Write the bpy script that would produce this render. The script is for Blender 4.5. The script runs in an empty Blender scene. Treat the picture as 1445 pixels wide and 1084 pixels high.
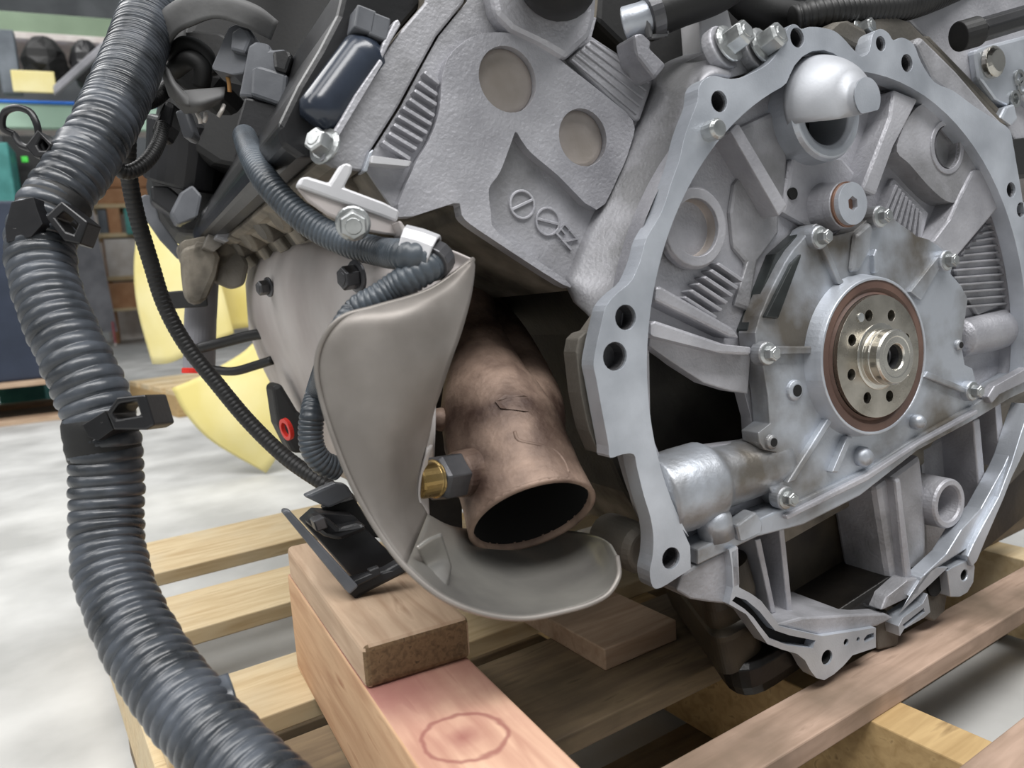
import bpy, bmesh, math, random
from mathutils import Vector, Matrix
from mathutils.geometry import tessellate_polygon
random.seed(7)
S = 0.001                                   # all numbers below are millimetres
# ------------------------------------------------------------------ camera calibration (image 1445 x 1084)
F, CX, CY = 1082.0, 722.5, 542.0
VX = Vector((0.830134, -0.131219, 0.541903)); VY = Vector((-0.553592, -0.078163, 0.829112)); UP = Vector((-0.066438, -0.988267, -0.137528))      # world axes seen from the camera
EX = Vector((0.849631, -0.306982, 0.428824)); EN = Vector((0.465601, 0.054755, -0.883299)); EZ = Vector((-0.247676, -0.950139, -0.189452)); EC = Vector((258.601674, -20.217802, 556.163646))   # engine axes and crank centre
CAMH, DECK = 430.0, 120.0                   # camera and pallet deck above the floor
scene = bpy.context.scene
col = scene.collection
WM = Matrix((VX, VY, UP))
def ray(x, y): return Vector(((x-CX)/F, (y-CY)/F, 1.0))
def c2w(v): return WM @ v + Vector((0, 0, CAMH))
cam = bpy.data.cameras.new('camera'); camo = bpy.data.objects.new('camera', cam); col.objects.link(camo)
R3 = Matrix((WM @ Vector((1,0,0)), WM @ Vector((0,-1,0)), WM @ Vector((0,0,-1)))).transposed()
camo.matrix_world = Matrix.Translation(Vector((0,0,CAMH))*S) @ R3.to_4x4()
cam.sensor_fit = 'HORIZONTAL'; cam.sensor_width = 36; cam.lens = F/1445*36
cam.clip_start = 0.01; cam.clip_end = 60
cam.dof.use_dof = True; cam.dof.focus_distance = 0.56; cam.dof.aperture_fstop = 10
scene.camera = camo
# ------------------------------------------------------------------ light
scene.view_settings.view_transform = 'Standard'
scene.view_settings.look = 'None'; scene.view_settings.gamma = 1
scene.view_settings.use_curve_mapping = False
scene.view_settings.exposure = 0.0
wd = bpy.data.worlds.new('world'); scene.world = wd; wd.use_nodes = True
wd.node_tree.nodes['Background'].inputs[0].default_value = (0.93, 0.97, 1.0, 1)
wd.node_tree.nodes['Background'].inputs[1].default_value = 0.27
def area(name, loc, tgt, sx, sy, power, colr=(1, .98, .95)):
    l = bpy.data.lights.new(name, 'AREA'); l.shape = 'RECTANGLE'; l.size = sx; l.size_y = sy; l.energy = power; l.color = colr
    o = bpy.data.objects.new(name, l); col.objects.link(o); o.location = loc
    o.rotation_euler = (Vector(tgt)-Vector(loc)).to_track_quat('-Z', 'Y').to_euler()
    return o
area('ceiling_light_row_near', (0.1, -1.0, 3.3), (0.25, 0.1, 0), 4.0, 0.9, 170, (1,.99,.98))
area('ceiling_light_row_far', (-1.2, 3.6, 3.8), (-1.0, 3.4, 0), 4.0, 2.0, 135, (1,.99,.98))
area('ceiling_light_row_left', (-2.2, 0.6, 3.3), (-0.4, 0.5, 0.2), 0.9, 4.0, 62, (1,.99,.98))

# ------------------------------------------------------------------ coordinate helpers
EM = Matrix((EX, -EN, EZ))                  # camera frame -> engine frame (x right, y into engine, z up)
EO = EM @ (-EC)
def P(x, y, d):                             # pixel on the engine plane at depth d behind the flange face
    r = EM @ ray(x, y); return EO + r*((d-EO.y)/r.y)
def PX(x, y, X):                            # pixel on the engine plane at lateral X
    r = EM @ ray(x, y); return EO + r*((X-EO.x)/r.x)
def PC(x, y, z): return EM @ (ray(x, y)*z - EC)        # pixel at camera depth z -> engine frame
def W(x, y, z): return c2w(ray(x, y)*z)                # pixel at camera depth z -> world
def WH(x, y, h):                                       # pixel on the level plane at height h -> world
    q = ray(x, y); return c2w(q*((h-CAMH)/(q.dot(UP))))
def E2W(v): return c2w(EM.transposed() @ v + EC)
def W2E(v): return EM @ (WM.transposed() @ (v - Vector((0,0,CAMH))) - EC)

# ------------------------------------------------------------------ materials
MATS = {}
def lin(c): return tuple((v/12.92 if v <= .04045 else ((v+.055)/1.055)**2.4) for v in c)
def mat(name, c1, c2=None, rough=.5, metal=0.0, scale=20, bump=.0, bscale=None, stretch=None, detail=5, rvar=.1, contrast=(.35,.65), coat=0, spec=.5):
    m = bpy.data.materials.new(name); m.use_nodes = True; nt = m.node_tree; b = nt.nodes['Principled BSDF']
    c2 = c2 or c1
    tc = nt.nodes.new('ShaderNodeTexCoord'); mp = nt.nodes.new('ShaderNodeMapping')
    nt.links.new(tc.outputs['Object'], mp.inputs[0])
    if stretch: mp.inputs['Scale'].default_value = stretch
    n = nt.nodes.new('ShaderNodeTexNoise'); n.inputs['Scale'].default_value = scale; n.inputs['Detail'].default_value = detail
    nt.links.new(mp.outputs[0], n.inputs['Vector'])
    cr = nt.nodes.new('ShaderNodeValToRGB'); cr.color_ramp.elements[0].position = contrast[0]; cr.color_ramp.elements[1].position = contrast[1]
    cr.color_ramp.elements[0].color = (*lin(c1), 1); cr.color_ramp.elements[1].color = (*lin(c2), 1)
    nt.links.new(n.outputs[0], cr.inputs[0]); nt.links.new(cr.outputs[0], b.inputs['Base Color'])
    mr = nt.nodes.new('ShaderNodeMapRange'); mr.inputs[3].default_value = max(.02, rough-rvar); mr.inputs[4].default_value = min(1, rough+rvar)
    nt.links.new(n.outputs[0], mr.inputs[0]); nt.links.new(mr.outputs[0], b.inputs['Roughness'])
    b.inputs['Metallic'].default_value = metal
    b.inputs['Specular IOR Level'].default_value = spec
    if coat: b.inputs['Coat Weight'].default_value = coat; b.inputs['Coat Roughness'].default_value = .15
    if bump:
        n2 = nt.nodes.new('ShaderNodeTexNoise'); n2.inputs['Scale'].default_value = bscale or scale*6; n2.inputs['Detail'].default_value = 4
        nt.links.new(mp.outputs[0], n2.inputs['Vector'])
        bp = nt.nodes.new('ShaderNodeBump'); bp.inputs['Strength'].default_value = bump; bp.inputs['Distance'].default_value = .001
        nt.links.new(n2.outputs[0], bp.inputs['Height']); nt.links.new(bp.outputs[0], b.inputs['Normal'])
    MATS[name] = m; return m
mat('cast_aluminium', (.57,.57,.59), (.72,.72,.74), .5, .5, 16, .5, 420, detail=9)
mat('cast_dirty', (.47,.47,.475), (.68,.68,.70), .55, .45, 18, .5, 380, detail=9)
mat('cast_dark', (.30,.29,.27), (.44,.42,.39), .6, .4, 14, .4, 400)
mat('cast_grime', (.26,.24,.21), (.58,.55,.50), .7, .25, 26, .6, 160, contrast=(.3,.7))
mat('cast_shade_dark', (.16,.15,.14), (.28,.27,.25), .7, .3, 18, .4, 300)  # near-black casting tone, shade of the recesses put into the colour
mat('machined_aluminium', (.64,.66,.69), (.78,.80,.83), .42, .6, 18, .15, 700, rvar=.1, detail=9)
mat('cover_aluminium', (.42,.40,.37), (.68,.70,.73), .42, .6, 16, .35, 260, contrast=(.36,.58), detail=9)
mat('hood_aluminium', (.60,.61,.63), (.70,.71,.73), .55, .4, 20, .1, 500)
mat('bright_steel', (.70,.69,.66), (.80,.79,.76), .25, .95, 30, .05, 800)
mat('turned_steel', (.58,.56,.52), (.74,.72,.68), .28, .95, 40, .1, 300, stretch=(1,8,1))
mat('zinc_bolt', (.58,.59,.59), (.74,.75,.75), .32, .85, 60, .1, 400)
mat('dark_steel', (.26,.26,.27), (.38,.38,.39), .4, .7, 40, .1, 400)
mat('plug_steel', (.56,.53,.50), (.64,.61,.59), .45, .5, 30, .1, 500)
mat('brass', (.60,.50,.31), (.72,.62,.43), .3, .9, 40, .05, 400)
mat('seal_brown', (.29,.21,.18), (.38,.29,.25), .55, 0, 30, .15, 300)
mat('copper_washer', (.48,.36,.30), (.58,.45,.38), .4, .6, 30)
mat('rusty_exhaust', (.27,.20,.17), (.62,.53,.47), .6, .25, 26, .7, 240, contrast=(.34,.66), detail=10)
mat('exhaust_inside', (.035,.033,.032), (.06,.055,.05), .9, 0, 20)  # near-black lining carries the shade deep inside the pipe
mat('shield_aluminised', (.46,.44,.42), (.60,.58,.56), .5, .45, 12, .2, 90, detail=8)
mat('shield_lower', (.52,.51,.50), (.72,.71,.68), .36, .65, 9, .3, 60)
mat('shield_white', (.66,.63,.62), (.78,.76,.75), .6, .25, 8, .2, 60)
mat('bracket_white', (.72,.72,.73), (.78,.78,.79), .5, .4, 12, .1, 400)
mat('black_plastic', (.07,.07,.075), (.12,.12,.13), .35, 0, 18, .1, 300)
mat('black_matte', (.05,.05,.05), (.09,.09,.09), .6, 0, 18, .15, 300)
mat('black_gloss', (.13,.15,.19), (.20,.23,.28), .22, 0, 18, .05, 200)
mat('oily_brown', (.13,.11,.09), (.26,.23,.18), .5, .2, 22, .3, 120)
mat('grey_plastic', (.29,.30,.32), (.38,.39,.41), .45, 0, 22, .1, 300)
mat('slate_tape', (.27,.27,.27), (.38,.38,.38), .6, 0, 14, .2, 200)
mat('conduit', (.14,.15,.16), (.32,.34,.37), .3, 0, 40, .3, 140, contrast=(.3,.75))
mat('conduit_blue', (.16,.18,.20), (.30,.33,.36), .38, 0, 30, .15, 200)
mat('cable_black', (.06,.06,.06), (.12,.12,.12), .5, 0, 30, .15, 200)
mat('hole_black', (.02,.02,.02), (.03,.03,.03), .9)
mat('oily_black', (.045,.043,.04), (.14,.125,.11), .35, .3, 14, .3, 120)
mat('gasket', (.10,.11,.11), (.20,.22,.22), .4, .2, 30)
mat('yellow_plastic', (.88,.82,.52), (.93,.89,.68), .45, 0, 5)
mat('red_plastic', (.80,.14,.10), (.86,.20,.14), .4)
mat('orange_wire', (.80,.45,.22), (.86,.7,.45), .5)
mat('concrete', (.66,.66,.65), (.80,.80,.79), .75, 0, 5, .2, 60, detail=10)
mat('rack_green', (.44,.52,.42), (.50,.58,.48), .5, 0, 4)
mat('rack_cyan', (.62,.74,.66), (.68,.80,.72), .5, 0, 4)
mat('rack_white', (.76,.72,.70), (.84,.82,.80), .6, 0, 10)
mat('blue_tape', (.10,.42,.82), (.14,.48,.88), .5)
mat('bin_blue', (.13,.17,.24), (.18,.22,.30), .5, 0, 5)
mat('panel_grey', (.46,.46,.48), (.56,.56,.58), .55, 0, 7)
mat('cardboard', (.66,.48,.34), (.74,.57,.43), .8, 0, 8)
mat('teal_plastic', (.20,.50,.48), (.28,.58,.56), .5)
mat('pale_paper', (.80,.77,.74), (.88,.86,.84), .7, 0, 8)
mat('pink_plastic', (.62,.30,.34), (.70,.38,.40), .5)
mat('far_wall', (.55,.56,.57), (.66,.67,.68), .8, 0, 2)
mat('green_led', (.3,.85,.3), (.3,.9,.3), .5)
mat('far_grey', (.30,.33,.36), (.46,.49,.52), .6, 0, 6)
def wood(name, c1, c2, c3=None, scale=1.0, ring=7.0, dirt=None, knot=None):
    m = bpy.data.materials.new(name); m.use_nodes = True; nt = m.node_tree; b = nt.nodes['Principled BSDF']
    tc = nt.nodes.new('ShaderNodeTexCoord'); mp = nt.nodes.new('ShaderNodeMapping'); mp.inputs['Scale'].default_value = (1.6, 14, 14)
    oi = nt.nodes.new('ShaderNodeObjectInfo'); ad = nt.nodes.new('ShaderNodeVectorMath'); ad.operation = 'ADD'
    sc = nt.nodes.new('ShaderNodeVectorMath'); sc.operation = 'SCALE'; sc.inputs['Scale'].default_value = 7.0
    cb = nt.nodes.new('ShaderNodeCombineXYZ')
    for k in range(3): nt.links.new(oi.outputs['Random'], cb.inputs[k])
    nt.links.new(cb.outputs[0], sc.inputs[0]); nt.links.new(tc.outputs['Object'], ad.inputs[0]); nt.links.new(sc.outputs[0], ad.inputs[1])
    nt.links.new(ad.outputs[0], mp.inputs[0])
    n = nt.nodes.new('ShaderNodeTexNoise'); n.inputs['Scale'].default_value = ring*scale; n.inputs['Detail'].default_value = 7; n.inputs['Distortion'].default_value = .6
    nt.links.new(mp.outputs[0], n.inputs['Vector'])
    cr = nt.nodes.new('ShaderNodeValToRGB'); e = cr.color_ramp.elements
    e[0].position = .3; e[0].color = (*lin(c1), 1); e[1].position = .62; e[1].color = (*lin(c2), 1)
    if c3: x = e.new(.75); x.color = (*lin(c3), 1)
    nt.links.new(n.outputs[0], cr.inputs[0]); outc = cr.outputs[0]
    if dirt:
        n2 = nt.nodes.new('ShaderNodeTexNoise'); n2.inputs['Scale'].default_value = 9; n2.inputs['Detail'].default_value = 6
        nt.links.new(ad.outputs[0], n2.inputs['Vector'])
        r2 = nt.nodes.new('ShaderNodeValToRGB'); r2.color_ramp.elements[0].position = .45; r2.color_ramp.elements[1].position = .7
        nt.links.new(n2.outputs[0], r2.inputs[0])
        mx = nt.nodes.new('ShaderNodeMix'); mx.data_type = 'RGBA'; mx.inputs[7].default_value = (*lin(dirt), 1)
        nt.links.new(r2.outputs[0], mx.inputs[0]); nt.links.new(outc, mx.inputs[6]); outc = mx.outputs[2]
    if knot:
        ds = nt.nodes.new('ShaderNodeVectorMath'); ds.operation = 'DISTANCE'; ds.inputs[1].default_value = knot
        nd = nt.nodes.new('ShaderNodeTexNoise'); nd.inputs['Scale'].default_value = 60; nt.links.new(tc.outputs['Object'], nd.inputs['Vector'])
        mu = nt.nodes.new('ShaderNodeMath'); mu.operation = 'MULTIPLY_ADD'; mu.inputs[1].default_value = .008
        nt.links.new(tc.outputs['Object'], ds.inputs[0]); nt.links.new(nd.outputs[0], mu.inputs[0]); nt.links.new(ds.outputs['Value'], mu.inputs[2])
        kr = nt.nodes.new('ShaderNodeValToRGB'); ke = kr.color_ramp.elements; mpk = nt.nodes.new('ShaderNodeMapRange'); mpk.inputs[1].default_value = 0; mpk.inputs[2].default_value = .05
        ke[0].position = .12; ke[0].color = (.75,.75,.75,1); ke[1].position = .3; ke[1].color = (.25,.25,.25,1)
        for pos, v in ((.46,.12),(.49,.75),(.51,.75),(.54,.1),(.95,0)): q = ke.new(pos); q.color = (v,v,v,1)
        nt.links.new(mu.outputs[0], mpk.inputs[0]); nt.links.new(mpk.outputs[0], kr.inputs[0])
        mk_ = nt.nodes.new('ShaderNodeMix'); mk_.data_type = 'RGBA'; mk_.inputs[7].default_value = (*lin((.52,.30,.28)), 1)
        nt.links.new(kr.outputs[0], mk_.inputs[0]); nt.links.new(outc, mk_.inputs[6]); outc = mk_.outputs[2]
    nt.links.new(outc, b.inputs['Base Color']); b.inputs['Roughness'].default_value = .75
    bp = nt.nodes.new('ShaderNodeBump'); bp.inputs['Strength'].default_value = .25; bp.inputs['Distance'].default_value = .001
    nt.links.new(n.outputs[0], bp.inputs['Height']); nt.links.new(bp.outputs[0], b.inputs['Normal'])
    MATS[name] = m
wood('pallet_wood', (.74,.64,.48), (.84,.76,.61), (.66,.55,.40), dirt=(.80,.74,.62))
wood('pallet_wood_dark', (.38,.32,.25), (.50,.43,.33), (.30,.25,.19), dirt=(.28,.24,.18))
wood('pallet_wood_pink', (.57,.48,.41), (.69,.59,.52), (.49,.40,.33), dirt=(.42,.36,.30))
wood('stringer_yellow', (.62,.51,.34), (.73,.62,.44), (.52,.42,.28))
wood('beam_side', (.72,.56,.43), (.82,.68,.54), (.66,.47,.35))
wood('beam_top', (.70,.50,.44), (.82,.65,.57), (.62,.40,.36), dirt=(.66,.42,.40))
wood('block_wood', (.68,.57,.47), (.78,.68,.58), (.62,.50,.40))
wood('block_end', (.34,.27,.18), (.48,.39,.28), (.26,.20,.13), scale=3)

# ------------------------------------------------------------------ mesh helpers
def obj(name, verts, faces, m, parent=None, smooth=False, bevel=0, solid=0, sub=0, seg=2, angle=35):
    me = bpy.data.meshes.new(name)
    me.from_pydata([tuple(Vector(v)*S) for v in verts], [], faces)
    bm = bmesh.new(); bm.from_mesh(me); bmesh.ops.recalc_face_normals(bm, faces=bm.faces); bm.to_mesh(me); bm.free()
    me.materials.append(MATS[m] if isinstance(m, str) else m)
    if smooth:
        for p in me.polygons: p.use_smooth = True
    o = bpy.data.objects.new(name, me); col.objects.link(o)
    if parent: o.parent = parent
    if solid:
        md = o.modifiers.new('solid', 'SOLIDIFY'); md.thickness = solid*S; md.offset = 0
    if bevel:
        md = o.modifiers.new('bevel', 'BEVEL'); md.width = bevel*S; md.segments = seg; md.limit_method = 'ANGLE'; md.angle_limit = math.radians(angle)
        md.harden_normals = False
    if sub:
        md = o.modifiers.new('sub', 'SUBSURF'); md.levels = sub; md.render_levels = sub
    return o
def tag(o, label, cat, group=None, kind=None):
    if label: o['label'] = label
    if cat: o['category'] = cat
    if group: o['group'] = group
    if kind: o['kind'] = kind
    return o
def empty(name, loc=(0,0,0)):
    o = bpy.data.objects.new(name, None); o.empty_display_size = .05; col.objects.link(o); o.location = Vector(loc)*S; return o
class MB:
    def __init__(s): s.v = []; s.f = []
    def add(s, v, f):
        k = len(s.v); s.v += [Vector(a) for a in v]; s.f += [tuple(i+k for i in q) for q in f]; return s
    def box(s, lo, hi):
        x0,y0,z0 = lo; x1,y1,z1 = hi
        return s.add([(x0,y0,z0),(x1,y0,z0),(x1,y1,z0),(x0,y1,z0),(x0,y0,z1),(x1,y0,z1),(x1,y1,z1),(x0,y1,z1)],
                     [(0,3,2,1),(4,5,6,7),(0,1,5,4),(1,2,6,5),(2,3,7,6),(3,0,4,7)])
    def obb(s, c, ax, ay, az):              # centre and half axes
        c = Vector(c); ax, ay, az = Vector(ax), Vector(ay), Vector(az)
        return s.add([c+ax*i+ay*j+az*k for k in (-1,1) for j in (-1,1) for i in (-1,1)],
                     [(0,2,3,1),(4,5,7,6),(0,1,5,4),(2,6,7,3),(0,4,6,2),(1,3,7,5)])
    def loft(s, rings, cap0=True, cap1=True, closed=True):
        n = len(rings[0]); v = [p for r in rings for p in r]; f = []
        for i in range(len(rings)-1):
            for j in range(n if closed else n-1):
                a, b = i*n+j, i*n+(j+1) % n
                f.append((a, b, b+n, a+n))
        if cap0: f.append(tuple(range(n))[::-1])
        if cap1: f.append(tuple(range((len(rings)-1)*n, len(rings)*n)))
        return s.add(v, f)
    def prism(s, rings, d0, d1):            # rings: outer then holes, lists of (x,z) in engine frame; extruded along y
        flat = [q for r in rings for q in r]; n = len(flat)
        tri = tessellate_polygon([[Vector((q[0], q[1], 0)) for q in r] for r in rings])
        v = [(q[0], d0, q[1]) for q in flat] + [(q[0], d1, q[1]) for q in flat]
        f = [tuple(t) for t in tri] + [tuple(i+n for i in t[::-1]) for t in tri]
        k = 0
        for r in rings:
            m = len(r)
            for i in range(m):
                a, b = k+i, k+(i+1) % m
                f.append((a, b, b+n, a+n))
            k += m
        return s.add(v, f)
    def build(s, name, m, parent=None, **kw): return obj(name, s.v, s.f, m, parent, **kw)
def frame(axis):
    a = Vector(axis).normalized(); t = Vector((0,0,1)) if abs(a.z) < .9 else Vector((1,0,0))
    u = a.cross(t).normalized(); return a, u, a.cross(u)
def circ(c, axis, r, n=32, ph=0, u=None):
    a, u0, v0 = frame(axis)
    return [Vector(c)+u0*(r*math.cos(ph+2*math.pi*i/n))+v0*(r*math.sin(ph+2*math.pi*i/n)) for i in range(n)]
def lathe(mb, c, axis, prof, n=32, cap0=True, cap1=True, ph=0):   # prof: (radius, distance along axis)
    a = Vector(axis).normalized(); c = Vector(c)
    return mb.loft([circ(c+a*h, axis, max(r, .01), n, ph) for r, h in prof], cap0, cap1)
def hexa(mb, c, axis, r, h, n=6, ph=.3):
    return lathe(mb, c, axis, [(r, 0), (r, h*.85), (r*.86, h)], n, ph=ph)
def crom(pts, n):                           # Catmull-Rom resample, n steps per span
    pts = [Vector(p) for p in pts]; out = []
    q = [pts[0]*2-pts[1]] + pts + [pts[-1]*2-pts[-2]]
    for i in range(1, len(q)-2):
        a, b, c, d = q[i-1], q[i], q[i+1], q[i+2]
        for k in range(n):
            t = k/n
            out.append(.5*((2*b)+(c-a)*t+(2*a-5*b+4*c-d)*t*t+(3*b-a-3*c+d)*t**3))
    out.append(pts[-1].copy()); return out
def resample(path, step):
    out = [path[0].copy()]; acc = 0
    for a, b in zip(path, path[1:]):
        L = (b-a).length
        if L < 1e-6: continue
        t = step-acc
        while t <= L: out.append(a+(b-a)*(t/L)); t += step
        acc = (acc+L) % step
    return out
def sweep(mb, path, rad, n=16, cap=True, squash=1.0):
    m = len(path); rings = []
    t = (path[1]-path[0]).normalized(); a, u, v = frame(t)
    for i, p in enumerate(path):
        t2 = (path[min(i+1, m-1)]-path[max(i-1, 0)]).normalized()
        q = t.rotation_difference(t2); u = q @ u; v = q @ v; t = t2
        r = rad(i) if callable(rad) else rad
        rings.append([p+u*(r*math.cos(2*math.pi*k/n))+v*(r*squash*math.sin(2*math.pi*k/n)) for k in range(n)])
    mb.loft(rings, cap, cap); return mb
def tube(name, pts, r, m, parent=None, n=14, per=8):
    path = crom(pts, per); L = len(path)-1
    rf = r if not isinstance(r, (list, tuple)) else (lambda i: r[min(int(i/per), len(r)-2)]*(1-(i/per-min(int(i/per), len(r)-2)))+r[min(int(i/per), len(r)-2)+1]*(i/per-min(int(i/per), len(r)-2)))
    return sweep(MB(), path, rf, n).build(name, m, parent, smooth=True)
def ribbed(name, pts, r, amp, pitch, m, parent=None, n=28, jit=0.0, per=6):
    path = resample(crom(pts, 24), pitch/per); w = []; cur = 1.0; off = 0.0; rnd = random.Random(3)
    rr = []
    rlist = r if isinstance(r, (list, tuple)) else [r, r]
    for i in range(len(path)):
        ph = (i/per) % 1.0
        if i % per == 0: off = rnd.uniform(-jit, jit)
        s = i/(len(path)-1)*(len(rlist)-1); k = min(int(s), len(rlist)-2)
        base = rlist[k]*(1-(s-k))+rlist[k+1]*(s-k)
        rr.append(base+off+amp*(abs(math.sin(math.pi*ph))**.5-.6))
    return sweep(MB(), path, lambda i: rr[i], n).build(name, m, parent, smooth=True)
def sheet(name, rows, m, parent=None, thick=1.2, n=6):
    rows = [crom(r, n) for r in rows]; cols = list(zip(*rows)); cols = [crom(c, n) for c in cols]
    g = list(zip(*cols)); h, w = len(g), len(g[0])
    v = [p for r in g for p in r]; f = [(i*w+j, i*w+j+1, (i+1)*w+j+1, (i+1)*w+j) for i in range(h-1) for j in range(w-1)]
    return obj(name, v, f, m, parent, smooth=True, solid=thick)
def xz(pts, d): return [(lambda q: (q.x, q.z))(P(x, y, d)) for x, y in pts]
def hole(x, y, d, r, n=20):
    c = P(x, y, d); return [(c.x+r*math.cos(2*math.pi*i/n), c.z+r*math.sin(2*math.pi*i/n)) for i in range(n)]
def smo(pts, n=3):                          # closed Catmull-Rom rounding of an outline
    m = len(pts); out = []
    for i in range(m):
        a, b, c, d = [Vector((pts[(i+k) % m][0], pts[(i+k) % m][1], 0)) for k in (-1, 0, 1, 2)]
        if (c-b).length < 1.5: out.append((b.x, b.y)); continue
        for k in range(n):
            t = k/n; p = .5*((2*b)+(c-a)*t+(2*a-5*b+4*c-d)*t*t+(3*b-a-3*c+d)*t**3); out.append((p.x, p.y))
    return out
def slab(name, pts, d0, d1, m, parent, holes=(), bevel=.8, ref=None, sm=0):     # pixel outline on plane d0 (or ref), extruded to d1
    if sm: pts = smo(pts, sm)
    return MB().prism([xz(pts, d0 if ref is None else ref)]+list(holes), d0, d1).build(name, m, parent, bevel=bevel)
YA = Vector((0,-1,0))                       # out of the engine's rear face
def bolt(c, r, parent, m='zinc_bolt', axis=YA, h=None, flange=1.45, name='bolt'):
    h = h or r*1.1; mb = MB(); a = Vector(axis).normalized()
    lathe(mb, c, axis, [(r*flange, 0), (r*flange, r*.22), (r*1.05, r*.34)], 20)
    hexa(mb, Vector(c)+a*(r*.3), axis, r, h)
    lathe(mb, Vector(c)+a*(r*.3+h*.9), axis, [(r*.62, 0), (r*.55, h*.16)], 12)
    return mb.build(name, m, parent, bevel=r*.06)
# ================================================================== the place: floor, walls
tag(MB().box((-9000,-3000,-40), (9000,16000,0)).build('floor', 'concrete'), 'pale worn concrete warehouse floor', None, kind='structure')
tag(MB().box((-9000,15000,0), (9000,15100,6000)).build('wall_back', 'far_wall'), 'grey warehouse wall far behind the racking', None, kind='structure')

# ================================================================== pallet under the engine
def boxy(name, lo, hi, m, parent=None, rotz=0.0, piv=None, bevel=1.2, chip=0):
    lo, hi = Vector(lo), Vector(hi); c = (lo+hi)/2; h = (hi-lo)/2
    o = MB().box(-h, h).build(name, m, parent, bevel=bevel)
    o.location = (c - (Vector(parent.location)/S if parent else Vector()))*S
    o.rotation_euler.z = rotz
    return o
pallet = empty('pallet', (500, 600, 0))
tag(pallet, 'slatted wooden pallet lying on the concrete under the engine', 'pallet')
XL = WH(232, 1062, DECK).x
def yb(x, y): return WH(x, y, DECK).y
TH = 16
deckrows = [((300,790), (300,745), 'pallet_wood'), ((320,875), (300,826), 'pallet_wood'), ((400,1002), (360,938), 'pallet_wood'),
            ((900,990), (379,1054), 'pallet_wood_dark'), ((1283,956), None, 'pallet_wood_pink'), (None, (1420,1030), 'pallet_wood_pink')]
for fr, bk, m in deckrows:
    y0 = yb(*fr) if fr else yb(*bk)-110
    y1 = yb(*bk) if bk else yb(1022,1033)
    boxy('deck_board', (XL+random.uniform(-4,4), y0, DECK-TH), (1120, y1, DECK), m, pallet)
for x0, x1, m in ((XL-6, XL+28, 'pallet_wood'), (WH(1264,1011,DECK-TH).x-18, WH(1264,1011,DECK-TH).x+20, 'stringer_yellow'), (850, 888, 'pallet_wood')):
    boxy('stringer', (x0, 60, 16), (x1, 1130, DECK-TH), m, pallet)
for y0 in (70, 380, 700, 1020):
    boxy('bottom_board', (XL-6, y0, 0), (1120, y0+90, 16), 'pallet_wood_dark', pallet)
# short plank lying on the deck under the exhaust side
a, b, c = WH(853,917,DECK+18), WH(778,873,DECK+18), WH(958,866,DECK+18)
pl = boxy('short_plank', (a.x, a.y, DECK), (c.x-10, a.y+150, DECK+18), 'block_wood', None)
tag(pl, 'short loose plank laid across the pallet boards beside the oil pan', 'plank')

# ================================================================== timber beam and block
BT = DECK+82; AXW = math.atan2(-0.0994, 0.995)
def timber(name, z0, z1, pl_, pr_, front_px, far, m, label, zref, round_=1.5):
    # left edge line and right edge line are pixels on the level plane zref
    l0, l1 = WH(*pl_[0], zref), WH(*pl_[1], zref); r0 = WH(*pr_, zref)
    d = (l1-l0); d.z = 0; d.normalize(); nrm = Vector((d.y, -d.x, 0)); w = (r0-l0).dot(nrm)
    f0 = (WH(*front_px, zref)-l0).dot(d); o0 = l0+d*f0
    L = ((WH(*far, zref)-l0).dot(d) if isinstance(far, tuple) else far)-f0
    c = o0+d*(L/2)+nrm*(w/2); c.z = (z0+z1)/2
    o = MB().box((-L/2, -w/2, -(z1-z0)/2), (L/2, w/2, (z1-z0)/2)).build(name, m, None, bevel=round_, seg=3)
    o.location = c*S; o.rotation_euler.z = math.atan2(d.y, d.x)
    tag(o, label, 'timber'); return o
beam = timber('timber_beam', DECK, BT, ((517,976),(430,847)), (670,936), (640,1240), (405,810), 'beam_side', 'long reddish timber beam with a knot in its top face, lying on the pallet', BT, 2.0)
kn = Matrix.Rotation(-beam.rotation_euler.z, 3, 'Z') @ (WH(655,1040,BT)*S-beam.location)
wood('beam_top_knot', (.70,.54,.46), (.82,.68,.58), (.63,.45,.39), dirt=(.66,.46,.42), knot=tuple(kn))
beam.data.materials.append(MATS['beam_top_knot'])
for p in beam.data.polygons:
    if p.normal.z > .9: p.material_index = 1
blk = timber('timber_block', BT, BT+27, ((517,976),(430,847)), (672,934), (517,976), (409,816), 'block_wood', 'weathered wood block with rounded edges sitting on top of the reddish beam', BT, 4.0)
blk.data.materials.append(MATS['block_end'])
for p in blk.data.polygons:
    if abs(p.normal.x) > .9: p.material_index = 1
# ================================================================== ENGINE
eng = empty('engine')
M3 = Matrix((WM @ EX, WM @ (-EN), WM @ EZ)).transposed()
eng.matrix_world = Matrix.Translation(c2w(EC)*S) @ M3.to_4x4()
tag(eng, 'large tilted aluminium car engine with its bare rear face showing, resting on a pallet', 'engine')
RB = 200.0
def arc(a0, a1, r, n):
    return [(r*math.cos(math.radians(a0+(a1-a0)*i/n)), r*math.sin(math.radians(a0+(a1-a0)*i/n))) for i in range(n+1)]
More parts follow.
